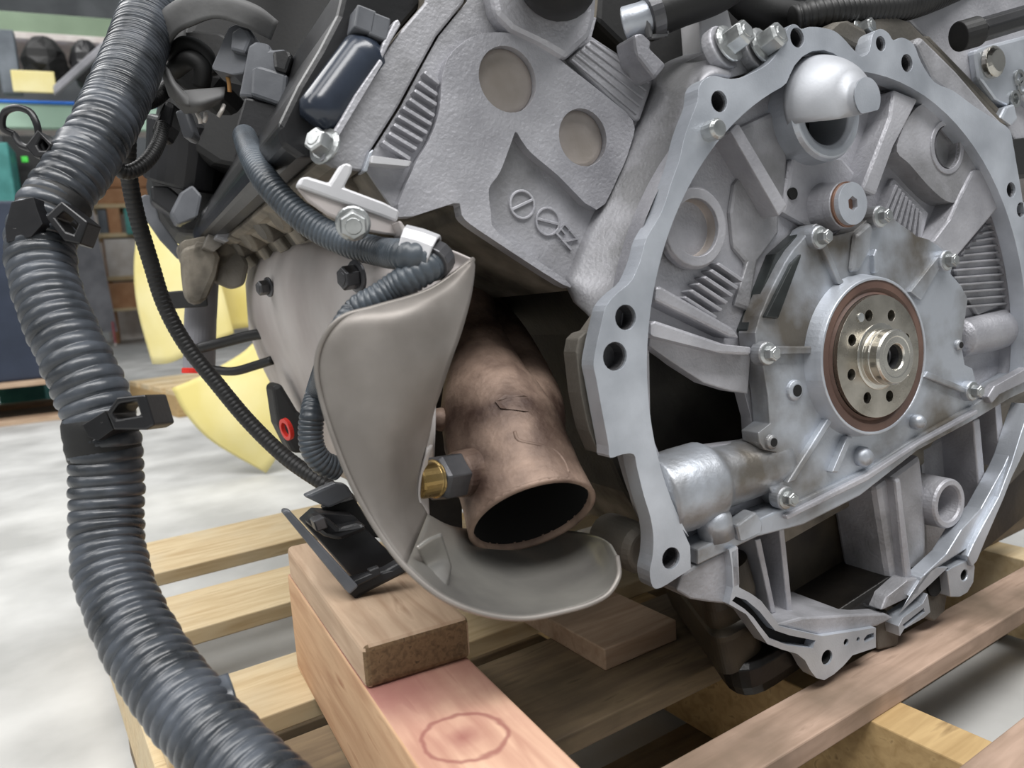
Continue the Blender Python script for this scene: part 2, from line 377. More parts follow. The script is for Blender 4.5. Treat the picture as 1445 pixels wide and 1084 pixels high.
# ---- bell housing flange (machined ring), traced on its own face plane
outer_px = [(961,812),(933,829.5),(921,828),(917,807),(921,785),(922,757),(917.6,729),(908.4,699),(899,660),(894.5,641.5),(878,641.5),(861,646),(859,630),(854,603),(848.5,574),(841.7,536),(837.8,516),(840.7,493),(848.5,458),(856,431),(873,412),(891,396),(904.6,365),(912.4,336),(933.7,299.5),(947,259),(958,228),(966,194),(973.7,171),(984,144),(986,125),(993,113),(1006.7,107),(1026,111),(1043.5,110),(1064.8,101.4),(1086,88),(1099.7,70),(1109,55),(1109.8,43.5),(1116,35),(1124,35),(1131,40.8),(1142,38),(1157.5,38.7),(1177,43.5),(1190.7,54.6),(1203,68.4),(1215.6,79.5),(1226.7,72),(1232,48),(1243,40.8),(1254,47),(1261,57),(1272.7,53),(1289,62),(1300,88),(1319,116),(1345,128),(1375,150),(1400,166),(1424,182),(1430,205),(1434,228),(1440,262),(1446,300)]
o1 = xz([(q.x, q.y) for q in crom([Vector((x, y, 0)) for x, y in outer_px], 3)], 0)
right = [(226, 40), (231, 70)]
o1 += [(231, 66), (228, 30), (226, 0), (222, -40), (228, -66), (224, -84), (196, -84)]
inner_px = [(1110,117),(1114.6,106),(1121.5,92),(1132.6,79.5),(1146.4,72),(1163,70.5),(1177,75.4),(1189,85)]
inner = arc(-22.5, 62, RB, 24)[::1]
inner = [q for q in inner] + [(-q[0], q[1]) for q in []]
tun = xz(inner_px, 0)
ang0 = math.degrees(math.atan2(tun[-1][1], tun[-1][0])); ang1 = math.degrees(math.atan2(tun[0][1], tun[0][0]))
ring_in = arc(-23.5, ang0-1, RB, 26) + tun[::-1] + arc(ang1+1.5, 180+18, RB, 34)
ring_in += xz([(963.7,747.6),(974,770.6),(975,803)], 0)
poly = o1 + ring_in
H = [hole(1015,143,0,6.6), hole(1125,53,0,6.4), hole(1280,89,0,6.4), hole(883,448,0,7.6), hole(868,503,0,8.6), hole(947,788,0,7.0), hole(1427,268,0,6.2), hole(1441,296,0,6.2), hole(1243,61.5,0,5.2)]
fl = MB().prism([poly]+H, 0, 13).build('bell_housing_flange', 'machined_aluminium', eng, bevel=.7)
for hh_ in H:
    cx_ = sum(q[0] for q in hh_)/len(hh_); cz_ = sum(q[1] for q in hh_)/len(hh_); r_ = math.hypot(hh_[0][0]-cx_, hh_[0][1]-cz_)*.985
    mb = MB(); mb.loft([circ((cx_, y, cz_), YA, r, 20) for r, y in ((r_,2),(r_*.93,3),(r_*.93,12),(.1,12.2))], False, False); mb.build('bolt_hole', 'dark_steel', fl)
dp = P(1000,186,0); mb = MB(); lathe(mb, dp, YA, [(6.5,-1),(6.5,8),(5,10)], 20); mb.build('dowel_pin', 'zinc_bolt', fl, bevel=.5)
mb = MB(); mb.loft([[Vector((r*math.cos(a), y, r*math.sin(a))) for a in [math.radians(-24+228*i/60) for i in range(61)]] for r, y in ((203,11),(203,26),(212,26),(212,11))], False, False, closed=False)
mb.build('flange_wall', 'cast_aluminium', fl)
# ---- bulkhead: rear wall of the block inside the flange, with a deep pocket
pocket_px = [(916,486),(955,516),(994,541),(1050,552),(1060,590),(1062,622),(1015,628),(970,634),(935,652),(918,610)]
big = arc(-24, 204, 207, 60)
bulk = MB().prism([big, xz(pocket_px, 24), xz([(1104,150),(1120,105),(1160,92),(1195,112),(1208,150),(1195,195),(1160,214),(1122,200)], 24)], 24, 34).build('block_rear_wall', 'cast_aluminium', eng, bevel=1)
MB().prism([arc(0,360,185,48)[:-1]], 78, 84).build('pocket_floor', 'cast_shade_dark', eng)
# ---- block body, its dark casting colour standing in for shade
core = MB().prism([[(-140,-80),(150,-80),(205,-40),(205,60),(170,150),(60,205),(-60,205),(-160,150),(-165,110),(-150,60),(-146,-40)]], 84, 640).build('engine_block', 'cast_shade_dark', eng, bevel=2)
# skirt: cast wall from the flange edge forward to the cylinder head
sk = [[P(*p,12) for p in ((846,470),(860,428),(891,396),(905,365),(913,336),(934,299),(947,259),(958,228),(967,194),(975,171),(985,144),(988,122),(996,111),(1010,106),(1030,109))],
      [P(*p,34) for p in ((835,450),(850,422),(868,400),(880,365),(893,325),(912,285),(926,245),(939,205),(950,170),(960,140),(972,112),(985,95),(995,85),(1010,78),(1030,82))],
      [P(*p,66) for p in ((812,425),(800,398),(806,380),(820,345),(836,310),(853,275),(870,238),(886,205),(900,175),(915,140),(924,112),(938,93),(965,81),(990,72),(1012,66))]]
sheet('bell_skirt', sk, 'cast_dirty', eng, 3, 5)
slab('skirt_top', [(1012,66),(1030,110),(1064,101),(1086,88),(1099,70),(1107,58),(1090,52),(1040,60)], 16, 60, 'cast_dirty', eng)
slab('skirt_right', [(1205,70),(1216,80),(1300,92),(1330,125),(1400,168),(1420,176),(1330,78),(1284,32),(1262,24),(1230,28),(1205,32),(1180,32)], 20, 60, 'cast_dark', eng, bevel=3)
slab('skirt_face', [(1292,60),(1318,115),(1352,140),(1398,186),(1420,205),(1426,184),(1400,158),(1350,100),(1300,50)], 4, 40, 'cast_dirty', eng, bevel=3)
# lower side wall behind the flange's left edge
slab('side_boss', [(814.5,497),(818,478),(826,470),(838,466),(856,440),(880,640),(846,640),(833,609),(829,594),(821,555),(817,520)], 15, 30, 'cast_dark', eng, ref=14)
for x, y in ((826,540),(833,582)):
    c = P(x, y, 20); mb = MB(); lathe(mb, (c.x-.5, c.y, c.z), (-1,0,0), [(4,-1),(4,1.0)], 16); mb.build('side_hole', 'hole_black', eng)
# ---- water-jacket core plugs in the block
def core_plug(x, y, d, r, parent, ringr=None, m='plug_steel'):
    c = P(x, y, d)
    if ringr:
        mb = MB(); n = 36
        mb.loft([circ(c, YA, q[0], n) for q in ()] or [circ(Vector(c)+YA*h, YA, rr, n) for rr, h in ((r,-2),(r,5),(ringr*.92,5),(ringr,2),(ringr,-2))], False, False)
        mb.build('plug_boss', 'cast_aluminium', parent, smooth=False, bevel=.6)
    mb = MB(); lathe(mb, Vector(c)+YA*(-6), YA, [(r*.995,8),(r*.99,1.5),(r*.9,0),(.1,0)], 36, False, False)
    mb.build('core_plug', m, parent, smooth=True)
core_plug(976,322,19,18.5,bulk,27)
bf = slab('bank_face', [(1288,158),(1306,146),(1330,156),(1358,186),(1376,210),(1394,241),(1372,252),(1356,282),(1336,284),(1310,262),(1284,232),(1266,214),(1272,186)], 8, 26, 'cast_dirty', bulk, holes=[hole(1336,208,8,16.5,32)], bevel=5, sm=3)
core_plug(1336,208,11,16.5,bulk,None,'cast_dirty')
c = P(1336,208,8); mb = MB(); mb.loft([circ(Vector(c)+YA*h, YA, r, 40) for r, h in ((16.4,-3),(16.6,1),(20.5,1),(21,-1))], False, False); mb.build('plug_boss', 'cast_aluminium', bulk, bevel=.4)
# ---- ribs inside the bell
def rib(pts, d0, m='cast_aluminium', d1=26, bevel=2.0, name='rib'): return slab(name, pts, d0, d1, m, bulk, bevel=bevel)
rib([(1030,184),(1041,172),(1112,292),(1100,306)], 6)
rib([(918,456),(925,452),(1025,486),(1062,490),(1060,502),(1022,500),(918,474)], 6)
rib([(926,404),(934,404),(1034,462),(1046,478),(1030,476),(924,424)], 9)
rib([(918,472),(1022,498),(1060,500),(1056,556),(1030,552),(994,541),(950,512),(916,488)], 16, 'cast_dirty')
rib([(1262,126),(1296,140),(1282,168),(1262,205),(1236,276),(1216,268),(1238,212),(1256,165)], 5)
rib([(1374,239),(1393,238),(1412,290),(1346,368),(1316,342),(1339,311),(1356,274)], 6)
rib([(1104,300),(1118,222),(1190,222),(1224,262),(1216,300),(1140,320)], 18, bevel=3)
rib([(1040,180),(1105,150),(1112,225),(1108,288),(1098,300)], 20, 'cast_dirty', bevel=3)
# left bank extension around the core plug with vent ribs
rib([(1062,222),(1100,300),(1100,330),(1070,370),(1058,440),(1036,432),(1054,372),(1035,350),(1030,300),(1036,260)], 21, 'cast_dirty', bevel=3)
for k in range(6):
    x, y = 1012-k*8, 372+k*15
    x0, y0, x1, y1 = 1011-k*9.5, 373+k*9.5, 1048-k*7.5, 397+k*10.5
    rib([(x0,y0),(x0+5,y0-3),(x1+3,y1-3),(x1,y1+2)], 15, bevel=1, name='vent_rib')
for k in range(8):
    t = k/7; x0, y0 = 1266+34*t, 260+38*t; x1, y1 = 1249+48*t, 300+36*t
    rib([(x0-1.6,y0),(x0+1.8,y0+1.5),(x1+1.8,y1+1.5),(x1-1.6,y1)], 14, bevel=.8, name='vent_rib')
slab('vent_panel', [(1262,250),(1312,300),(1300,345),(1240,305)], 19, 26, 'cast_aluminium', bulk, bevel=2)
slab('striped_panel', [(1412,292),(1434,345),(1440,420),(1380,445),(1352,400),(1348,368)], 20, 26, 'cast_dirty', bulk, bevel=2)
for k in range(13):
    t = k/12; y = 300+t*125; xa = 1405-60*min(1, t*1.8)+ (25*max(0,t-.55)); xb = 1412+22*min(1,t*1.4)
    rib([(xa,y+7),(xb,y+1),(xb,y+4.2),(xa,y+10.2)], 16.5, 'cast_dirty', bevel=.6, name='fin')
c = P(1115,274,19.5); mb = MB(); lathe(mb, c, YA, [(4.2,-8),(4.2,3)], 18); mb.build('oil_gallery_hole', 'hole_black', bulk)
# horizontal oil drain tubes either side of the crank
def htube(pts, rads, d, name, m, parent):
    path = [P(x, y, d) for x, y in pts]; mb = MB(); sweep(mb, crom(path, 6), lambda i: rads[min(i//6, len(rads)-1)] if i//6 >= len(rads)-1 else rads[i//6]+(rads[i//6+1]-rads[i//6])*((i % 6)/6), 28)
    return mb.build(name, m, parent, smooth=True)
htube([(922,703),(955,692),(990,681),(1006,676),(1040,666),(1092,648)], [27,28,28,22,21,21], 24, 'drain_tube', 'cover_aluminium', bulk)
htube([(1350,478),(1378,472),(1410,464),(1470,446)], [16,17,17.5,18], 24, 'drain_tube', 'cast_aluminium', bulk)
# ---- rear oil seal cover
cov = [(1143.5,321),(1136.5,333),(1120,352),(1108,370.6),(1088,410),(1073,446),(1066,470),(1067.7,489),(1076,511),(1084,558),(1087,598),(1070,611),(1072,625),(1079,635),(1095,638.5),(1106,658),(1083,668),(1084,685.5),(1093,702),(1104,716),(1130,710),(1225,660),(1300,614),(1375,571),(1386,556),(1378,540),(1372.7,520),(1362,515),(1357,489),(1360,462),(1363,445),(1366,422),(1357,404),(1341.7,386),(1346,370),(1336,357),(1324.7,347),(1310.6,337.6),(1294,333),(1268,314),(1252,300),(1243,290),(1230,292),(1224,310),(1204.7,326),(1170,334),(1165,322),(1153,315)]
cover = slab('rear_seal_cover', cov, 6, 22, 'cover_aluminium', eng, bevel=1.5)
slab('gasket', [(1140,318),(1096,358),(1054,465),(1060,492),(1071,514),(1080,600),(1090,602),(1092,480),(1120,380)], 14, 24, 'gasket', cover, bevel=.5)
# ribs and bosses of the cover
def crib(pts, d0=0, m='cover_aluminium', bevel=1.2, name='cover_rib'): return slab(name, pts, d0, 8, m, cover, bevel=bevel)
crib([(1088,494),(1092,488),(1156,489),(1160,498),(1092,500)], 1)
crib([(1170,590),(1178,592),(1122,680),(1112,682)], 1)
crib([(1196,616),(1204,616),(1182,668),(1174,668)], 1)
crib([(1208,330),(1228,312),(1234,320),(1230,352),(1214,384),(1202,384)], 2, bevel=3)
crib([(1234,360),(1238,350),(1241,384),(1235,386)], 2)
crib([(1285,412),(1326,360),(1334,366),(1300,424)], 3)
crib([(1304,532),(1310,524),(1366,548),(1364,556)], 2)
crib([(1166,338),(1188,392),(1194,398),(1184,402),(1158,345)], 2, bevel=2)
slab('raised_band', [(1118,372),(1132,358),(1098,450),(1080,448)], 3, 8, 'gasket', cover, bevel=1)
for x, y in ((1109,703),(1083,499),(1157,335),(1242,306),(1336,368),(1372,552)):
    c = P(x, y, 1); mb = MB(); lathe(mb, c, YA, [(8.2,-8),(8.2,0),(7.2,1)], 24); mb.build('bolt_boss', 'cover_aluminium', cover, smooth=False, bevel=.5)
    bolt(c, 5.2, eng, h=6)
for x, y, r in ((1122,551,4.2),(1089,624,3),(1353,487,2.5)):
    c = P(x, y, 5); mb = MB(); lathe(mb, c, YA, [(r*1.9,-2),(r*1.7,1),(r*1.2,2.0)], 20); mb.build('boss', 'cover_aluminium', cover, bevel=.4)
    mb = MB(); lathe(mb, c, YA, [(r,0),(r,2.3)], 16); mb.build('threaded_hole', 'hole_black', cover)
for x, y, r in ((1214,644,7.5),(1290,595,6)):
    c = P(x, y, 6); mb = MB(); lathe(mb, c, YA, [(r,-3),(r,4),(r*.7,7.5),(.2,8.5)], 24, True, False); mb.build('dowel', 'cover_aluminium', cover, smooth=True)
# ---- crankshaft flange and seal
mb = MB(); n = 72
mb.loft([circ((0,y,0), YA, r, n) for r, y in ((60,8),(57.5,-3),(56.5,-6.5),(54.6,-6.5),(54.4,-4))], False, False); mb.build('seal_housing_rim', 'machined_aluminium', cover, bevel=.6)
mb = MB(); mb.loft([circ((0,y,0), YA, r, n) for r, y in ((54.8,2),(54.8,-5.5),(49,-5.8),(46.5,-4),(44.4,-5.5),(44.2,4))], False, False); mb.build('oil_seal', 'seal_brown', eng, smooth=False)
crank = MB(); hs = []
for k in range(8):
    a = math.radians(97+45*k); hs.append([(31.5*math.cos(a)+4.1*math.cos(t*math.pi/8), 31.5*math.sin(a)+4.1*math.sin(t*math.pi/8)) for t in range(16)])
crank.prism([[(44*math.cos(i*2*math.pi/72), 44*math.sin(i*2*math.pi/72)) for i in range(72)], [(9.4*math.cos(i*math.pi/14), 9.4*math.sin(i*math.pi/14)) for i in range(28)]]+hs, -9, 6)
crank = crank.build('crankshaft_flange', 'turned_steel', eng, bevel=.6)
mb = MB(); mb.loft([circ((0,y,0), YA, r, 56) for r, y in ((24,-8),(24,-9.5),(22.6,-10),(20.2,-10.2),(20.2,-15),(19.6,-15.2),(19.6,-21),(18.4,-22.5),(14.6,-22.5),(14.2,-22.2),(9.6,-22.2),(8.6,-21),(8.4,-18))], False, False)
mb.build('pilot_hub', 'bright_steel', crank, bevel=.35)
mb = MB(); mb.loft([circ((0,y,0), YA, r, 32) for r, y in ((8.5,-18.5),(8.3,-12),(7.4,-11),(7.4,26),(.1,26))], False, False); mb.build('pilot_bore', 'dark_steel', crank)
a = math.radians(112); mb = MB(); lathe(mb, (35*math.cos(a),-9,35*math.sin(a)), YA, [(3.4,-1),(3.2,1),(1.5,1.2)], 16); mb.build('dowel_pin', 'zinc_bolt', crank)
# ---- hex socket plug in its boss
c = P(1199,288,-3); mb = MB(); lathe(mb, c, YA, [(19.5,-28),(16.6,-10),(16.2,-3)], 40); mb.build('plug_boss', 'cast_aluminium', bulk, smooth=False, bevel=1)
mb = MB(); lathe(mb, c, YA, [(15.8,-3.2),(15.8,-1.2)], 40); mb.build('copper_washer', 'copper_washer', eng, bevel=.3)
c2 = Vector(c)+YA*-1.2; mb = MB()
hx = [(c2.x+5.2*math.cos(i*math.pi/3+.4), c2.z+5.2*math.sin(i*math.pi/3+.4)) for i in range(6)]
mb.prism([[(c2.x+14.6*math.cos(i*2*math.pi/44), c2.z+14.6*math.sin(i*2*math.pi/44)) for i in range(44)], hx], c2.y-4, c2.y+2)
pg = mb.build('hex_socket_plug', 'machined_aluminium', eng, bevel=.7)
mb = MB().prism([hx], c2.y+.5, c2.y+1.8); mb.build('socket_floor', 'dark_steel', pg)
# ---- coolant outlet elbow at the top of the valley
cc = P(1157,161,8); mb = MB()
mb.loft([circ((cc.x, y, cc.z), YA, r, 48) for r, y in ((33,40),(33,4),(31,.5),(26,0),(22,3),(21.5,40))], False, False)
cup = mb.build('coolant_outlet', 'machined_aluminium', eng, smooth=False, bevel=1)
mb = MB().prism([[(cc.x+22.5*math.cos(i*math.pi/16), cc.z+22.5*math.sin(i*math.pi/16)) for i in range(32)]], 36, 38); mb.build('outlet_inside', 'hole_black', cup)
ed = P(1224,137,-28)
def half(cx, cy, cz, r, zb, n=28, tilt=0):
    pts = []
    for i in range(n+1):
        a = math.pi*(1-i/n); pts.append(Vector((cx+r*math.cos(a), cy, cz+max(zb, 0)+r*math.sin(a))))
    for i in range(9):
        t = i/8; pts.append(Vector((cx+r*(1-2*t), cy+0, cz+zb-(3 if 0 < i < 8 else 0))))
    return pts
rings = []
for k in range(17):
    t = k/16; e = min(1, t/.8)
    x = cc.x-1+(ed.x-cc.x+1)*(e**1.3); z = (cc.z+6)+(ed.z-cc.z-6)*(e**1.3); y = 8+(ed.y-8)*t
    r = 12.6+20.4*math.sqrt(max(0, 1-e*e)); lim = -8*(1-e)-9.5*e
    rings.append([Vector((x+r*math.cos(2*math.pi*i/48), y, z+max(r*math.sin(2*math.pi*i/48), lim))) for i in range(48)])
mb = MB(); mb.loft(rings, True, False); hood = mb.build('spout_hood', 'hood_aluminium', cup, smooth=True)
mb = MB(); mb.loft([[p+Vector((0,-.3,0)) for p in rings[-1]], [p+Vector((0,.8,0)) for p in rings[-1]]], True, False); mb.build('spout_end', 'machined_aluminium', cup)
# ================================================================== lower housing (upper oil pan casting) and sump
rail = slab('pan_rail', [(985,776),(1037,751),(1080,729),(1128,708),(1225,662),(1300,614),(1375,572),(1410,548),(1470,512),(1470,542),(1426,562),(1377,592),(1295,636),(1214,700),(1134,741),(1069,758),(985,798)], 3, 24, 'cover_aluminium', eng, bevel=1.2)
slab('rail_ledge', [(1110,728),(1225,670),(1300,622),(1380,578),(1380,584),(1296,630),(1226,678),(1112,734)], -1, 6, 'cast_aluminium', rail, bevel=.8)
slab('rail_pad', [(1395,560),(1404,545),(1470,508),(1470,528),(1412,556),(1400,570)], -2, 6, 'cast_aluminium', rail, bevel=1.2)
c = P(1008,738,10); mb = MB(); lathe(mb, c, (0,0,1), [(12,-10),(12,4),(9,9),(3,12),(.2,12.5)], 28, True, False); mb.build('rounded_boss', 'cover_aluminium', rail, smooth=True)
slab('rail_block', [(1040,742),(1068,722),(1078,738),(1076,752),(1046,766)], -2, 10, 'cover_aluminium', rail, bevel=2)
pan = slab('lower_housing_flange', [(1029,776),(1039,771),(1041,800),(1043,829),(1060,838),(1074,848),(1088,866),(1100,884),(1120,889),(1160,898),(1192,893),(1236,886),(1236,914),(1203,925),(1190,940),(1176.5,952),(1163,960),(1152,957),(1144,947),(1136,932),(1125,923),(1104,917),(1083,909),(1068,888),(1053,867),(1029,853),(1034,830),(1033,800)], 0, 12, 'machined_aluminium', eng,
    holes=[xz([(1033,848),(1038,842),(1053,847),(1072,863),(1084,878),(1094,890),(1115,897),(1151,904),(1147,915),(1112,911),(1086,901),(1074,886),(1063,871),(1050,859)], 0), hole(1167,928,0,5.6), hole(1194,906.5,0,2.6,14), hole(1211,902.5,0,1.8,12), xz([(1219,902),(1224,896),(1233,893),(1234,900),(1226,905),(1220,907)], 0)], bevel=.6)
slab('slot_floor', [(1028,846),(1040,838),(1056,844),(1076,862),(1096,888),(1152,900),(1150,917),(1110,913),(1084,904),(1062,874),(1046,860)], 8, 11.5, 'hole_black', pan, bevel=0)
for x_, y_, r_ in ((1167,928,5.5),(1194,906.5,2.5),(1211,902.5,1.7),(1361,812,4.5)):
    c = P(x_, y_, 0); mb = MB(); mb.loft([circ((c.x, y, c.z), YA, r, 18) for r, y in ((r_,1.5),(r_*.93,2.5),(r_*.93,11),(.1,11.2))], False, False); mb.build('bolt_hole', 'hole_black', pan)
slab('slot_floor', [(1218,903),(1224,894),(1235,891),(1235,902),(1226,907)], 6, 11, 'hole_black', pan, bevel=0)
slab('slot_floor', [(1272,884),(1304,855),(1308,866),(1277,890)], 6, 12, 'hole_black', pan, bevel=0)
# cast floor behind the flange, rising to the side walls
def pc(name, pts, d0, d1, m='cast_dirty', bevel=1.5, parent=None): return slab(name, pts, d0, d1, m, parent or pan, bevel=bevel)
pc('side_web', [(955,834),(962,812),(985,797),(1034,774),(1035,800),(1034,832),(1029,853),(1000,850),(975,846)], 6, 40)
pc('web_rib', [(1032,776),(1042,770),(1044,828),(1036,832)], 0, 20, 'cast_aluminium')
pc('housing_floor', [(1094,882),(1160,897),(1236,885),(1262,872),(1250,866),(1200,868),(1130,872)], 4, 90, 'cast_dirty')
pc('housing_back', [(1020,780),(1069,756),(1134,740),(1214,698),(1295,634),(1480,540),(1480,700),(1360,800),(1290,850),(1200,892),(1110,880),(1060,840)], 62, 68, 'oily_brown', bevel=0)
for a_ in (((1066,762),(1074,760),(1096,866),(1089,866)), ((1100,748),(1107,746),(1121,882),(1114,884))):
    pc('housing_rib', a_, 20, 60, 'cast_aluminium', 1)
pc('housing_column', [(1236,686),(1262,668),(1300,640),(1308,705),(1310,800),(1286,838),(1260,840)], 16, 62, 'cast_dirty', 5)
pc('column_edge', [(1264,678),(1271,674),(1290,830),(1280,836)], 8, 24, 'cast_aluminium', 2)
pc('housing_rib', [(1374,594),(1382,590),(1394,720),(1384,722)], 14, 70, 'cast_aluminium', 1.2)
pc('housing_rib', [(1404,572),(1412,568),(1420,655),(1411,660)], 14, 70, 'cast_aluminium', 1.2)
pc('pocket_wall', [(1300,632),(1374,592),(1394,724),(1340,790),(1306,800)], 44, 60, 'cast_dirty', 3)
pc('pocket_wall', [(1382,590),(1470,540),(1470,640),(1396,716)], 48, 60, 'cast_dark', 3)
c = P(1339,711,8); mb = MB(); mb.loft([circ(Vector(c)+YA*h, YA, r, 40) for r, h in ((21.5,-40),(20.5,-1),(19.5,1),(15.4,1),(14.4,-1),(12.6,-22),(.1,-22))], False, False); mb.build('bored_boss', 'cast_aluminium', pan, bevel=.5)
# right hand sweep of the flange with its grooved strip
pc('flange_web', [(1284,842),(1306,810),(1336,782),(1357,748),(1385,718),(1417,660),(1450,585),(1462,600),(1433,664),(1404,722),(1378,765),(1372,790),(1340,806),(1337,800),(1322,800),(1300,815),(1296,838)], 1, 14, 'machined_aluminium', .8)
pc('flange_strip', [(1366,786),(1374,768),(1390,738),(1410,702),(1428,655),(1442,610),(1456,570),(1466,574),(1448,622),(1432,664),(1416,705),(1392,760),(1379,792),(1372,800)], -3, 14, 'machined_aluminium', .8)
lobe = slab('flange_lobe', [(1337,806),(1345,800),(1358,794),(1372,788),(1376,800),(1374,822),(1366,836),(1354,843),(1342,843),(1340,826)], 0, 14, 'machined_aluminium', pan, holes=[hole(1361,812,0,4.6,16)], bevel=.8)
pc('clearance_cut', [(1236,888),(1240,868),(1252,864),(1266,868),(1270,890),(1268,912),(1240,918)], 12, 40, 'cast_dark', 2)
br = slab('slotted_bridge', [(1268,884),(1274,872),(1302,852),(1309,838),(1313,864),(1304,872),(1276,888),(1270,898)], 0, 14, 'machined_aluminium', pan, holes=[xz([(1274,882),(1304,858),(1305,864),(1277,886)], 0)], bevel=.6)
pc('clearance_cut', [(1298,838),(1304,818),(1320,811),(1336,816),(1338,838),(1334,862),(1318,878),(1306,872)], 10, 44, 'cast_dark', 2)
c = P(1318,826,9); mb = MB(); lathe(mb, c, YA, [(9,-4),(9,1.2)], 20); mb.build('bolt_bore', 'hole_black', pan)
pc('housing_floor', [(1244,862),(1290,840),(1300,815),(1282,818),(1252,842)], 4, 60, 'cast_dirty')
# ---- lower sump, black sheet steel, standing on the pallet
zb = -214.0
def rrect(x0, x1, y0, y1, r, z, n=6, skew=0):
    out = []
    for cx, cy, a0 in ((x1-r, y1-r, 0), (x0+r, y1-r, 90), (x0+r, y0+r, 180), (x1-r, y0+r, 270)):
        for i in range(n+1):
            a = math.radians(a0+90*i/n); out.append(Vector((cx+r*math.cos(a), cy+r*math.sin(a), z)))
    return out
def rpoly(cs, r, z, off=0, n=6):            # rounded polygon at height z, grown outward by off
    cs = [Vector((x, y, 0)) for x, y in cs]; cen = sum(cs, Vector())/len(cs); out = []
    cs = [c+(c-cen).normalized()*off for c in cs]; m = len(cs)
    for i in range(m):
        p, q, s_ = cs[i-1], cs[i], cs[(i+1) % m]; a = q+(p-q).normalized()*r; b = q+(s_-q).normalized()*r
        for k in range(n+1):
            t = k/n; w = a*(1-t)**2+q*2*t*(1-t)+b*t*t; out.append(Vector((w.x, w.y, z)))
    return out
QS = [(-170,15),(64,15),(56,200),(-92,200)]
mb = MB(); mb.loft([rpoly(QS,40,-184,-4), rpoly(QS,40,-188,0), rpoly(QS,36,-202,-2), rpoly(QS,34,-210,-6), rpoly(QS,32,-213,-12)])
sump = mb.build('sump', 'oily_black', eng, smooth=False, bevel=1.5)
QL = [(-170,24),(-124,24),(-92,150),(-118,150)]
mb = MB(); mb.loft([rpoly(QL,18,-112,4,10), rpoly(QL,18,-135,6,10), rpoly(QL,18,-150,3,10), rpoly(QL,18,-153,9,10), rpoly(QL,18,-157,9,10), rpoly(QL,18,-160,1,10), rpoly(QL,18,-188,0,10)]); mb.build('sump_shoulder', 'oily_brown', sump, bevel=1)
mb = MB(); mb.loft([rrect(-140,160,44,600,40,-78), rrect(-120,150,44,560,40,-130)]); mb.build('upper_oil_pan', 'cast_grime', eng, bevel=2)
mb = MB(); lathe(mb, P(905,775,40), YA, [(17,-40),(17,0),(14,6)], 28); mb.build('drain_boss', 'cast_dark', eng, smooth=False, bevel=2)

# ================================================================== left cylinder head
D0, D1, DE = 58, 66, 600
hp = [(659,-30),(659,2),(619,51),(592,100),(564,153),(524,216),(517,240),(562,306),(640,287),(650,294),(656,310),(694,337),(793,401),(812,410),(860,300),(925,115),(905,98),(835,52),(842,25),(848,-30)]
head = slab('cylinder_head', hp, D1, DE, 'cast_grime', eng, bevel=1)
slab('head_recess_face', hp[:-1], D1-.4, D1+2, 'cast_dirty', head, bevel=.3)
top = [(621,150),(624,110),(632,82),(653,60),(672,50),(693,46),(714,46),(732,50),(766,66),(810,100),(852,133),(893,170),(890,205),(872,250),(842,296),(789,249),(750,216),(736,198),(728,186),(722,200),(706,242),(692,262),(690,275),(693,300),(704,330),(797,394),(793,401),(694,337),(656,310),(650,294),(640,287),(562,306),(584,236),(602,205),(614,178)]
cp = [(717,112,20.0),(823,194,18.5)]
face = slab('head_rear_face', top, D0, D1+2, 'cast_aluminium', head, holes=[hole(x, y, D0, r, 36) for x, y, r in cp], bevel=1.4, sm=3)
for x, y, r in cp:
    c = P(x, y, D0); mb = MB(); lathe(mb, (c.x, D0+5.5, c.z), YA, [(r,0),(r-1,.8),(r-3,.2),(.1,.2)], 40, False, False); mb.build('core_plug', 'plug_steel', head, smooth=True)
# vent ribs along the joint with the cam cover
rl = [((539,201),(579,227)),((548,189),(588,213)),((555,177),(596,201)),((561,165),(603,190)),((568,153),(609,178)),((577,141),(613,166)),((584,129),(616,150)),((590,117),(617,136)),((598,103),(620,120))]
for (x0,y0),(x1,y1) in rl: slab('vent_rib', [(x0,y0),(x0+2.5,y0-4),(x1+2,y1-4.5),(x1,y1)], D0+1, D1+2, 'cast_aluminium', head, bevel=.8)
slab('ledge', [(524,219),(582,227),(578,235),(522,230)], D0-2, D1+2, 'bracket_white', head, bevel=1)
# cast marks: two barred circles and letters
for x, y in ((736,289),(772,313)):
    c = P(x, y, D1-.4); mb = MB(); mb.loft([circ((c.x, c.y-h, c.z), YA, r, 32) for r, h in ((9.6,0),(9.4,1.6),(8.0,1.6),(7.8,0))], False, False)
    a = math.radians(10 if x < 750 else -25); mb.obb((c.x, c.y-.6, c.z), (8.4*math.cos(a),0,8.4*math.sin(a)), (0,1,0), (-.9*math.sin(a),0,.9*math.cos(a)))
    mb.build('cast_mark', 'cast_aluminium', head, bevel=.3)
cv = bpy.data.curves.new('cast_letters', 'FONT'); cv.body = 'EZ'; cv.size = 15*S; cv.extrude = .8*S; cv.align_x = 'CENTER'; cv.align_y = 'CENTER'
tmp = bpy.data.objects.new('tmp_letters', cv); col.objects.link(tmp)
lm = bpy.data.meshes.new_from_object(tmp.evaluated_get(bpy.context.evaluated_depsgraph_get())); bpy.data.objects.remove(tmp)
lt = bpy.data.objects.new('cast_letters', lm); col.objects.link(lt); lt.parent = head
c = P(799,334,D1-1.4); lt.location = c*S; lt.rotation_euler = (math.pi/2, math.radians(58), 0); lm.materials.clear(); lm.materials.append(MATS['cast_aluminium'])
slab('letter_pad', [(787,316),(806,322),(812,332),(804,352),(786,340)], D1-.6, D1+1, 'cast_aluminium', head, bevel=.4)
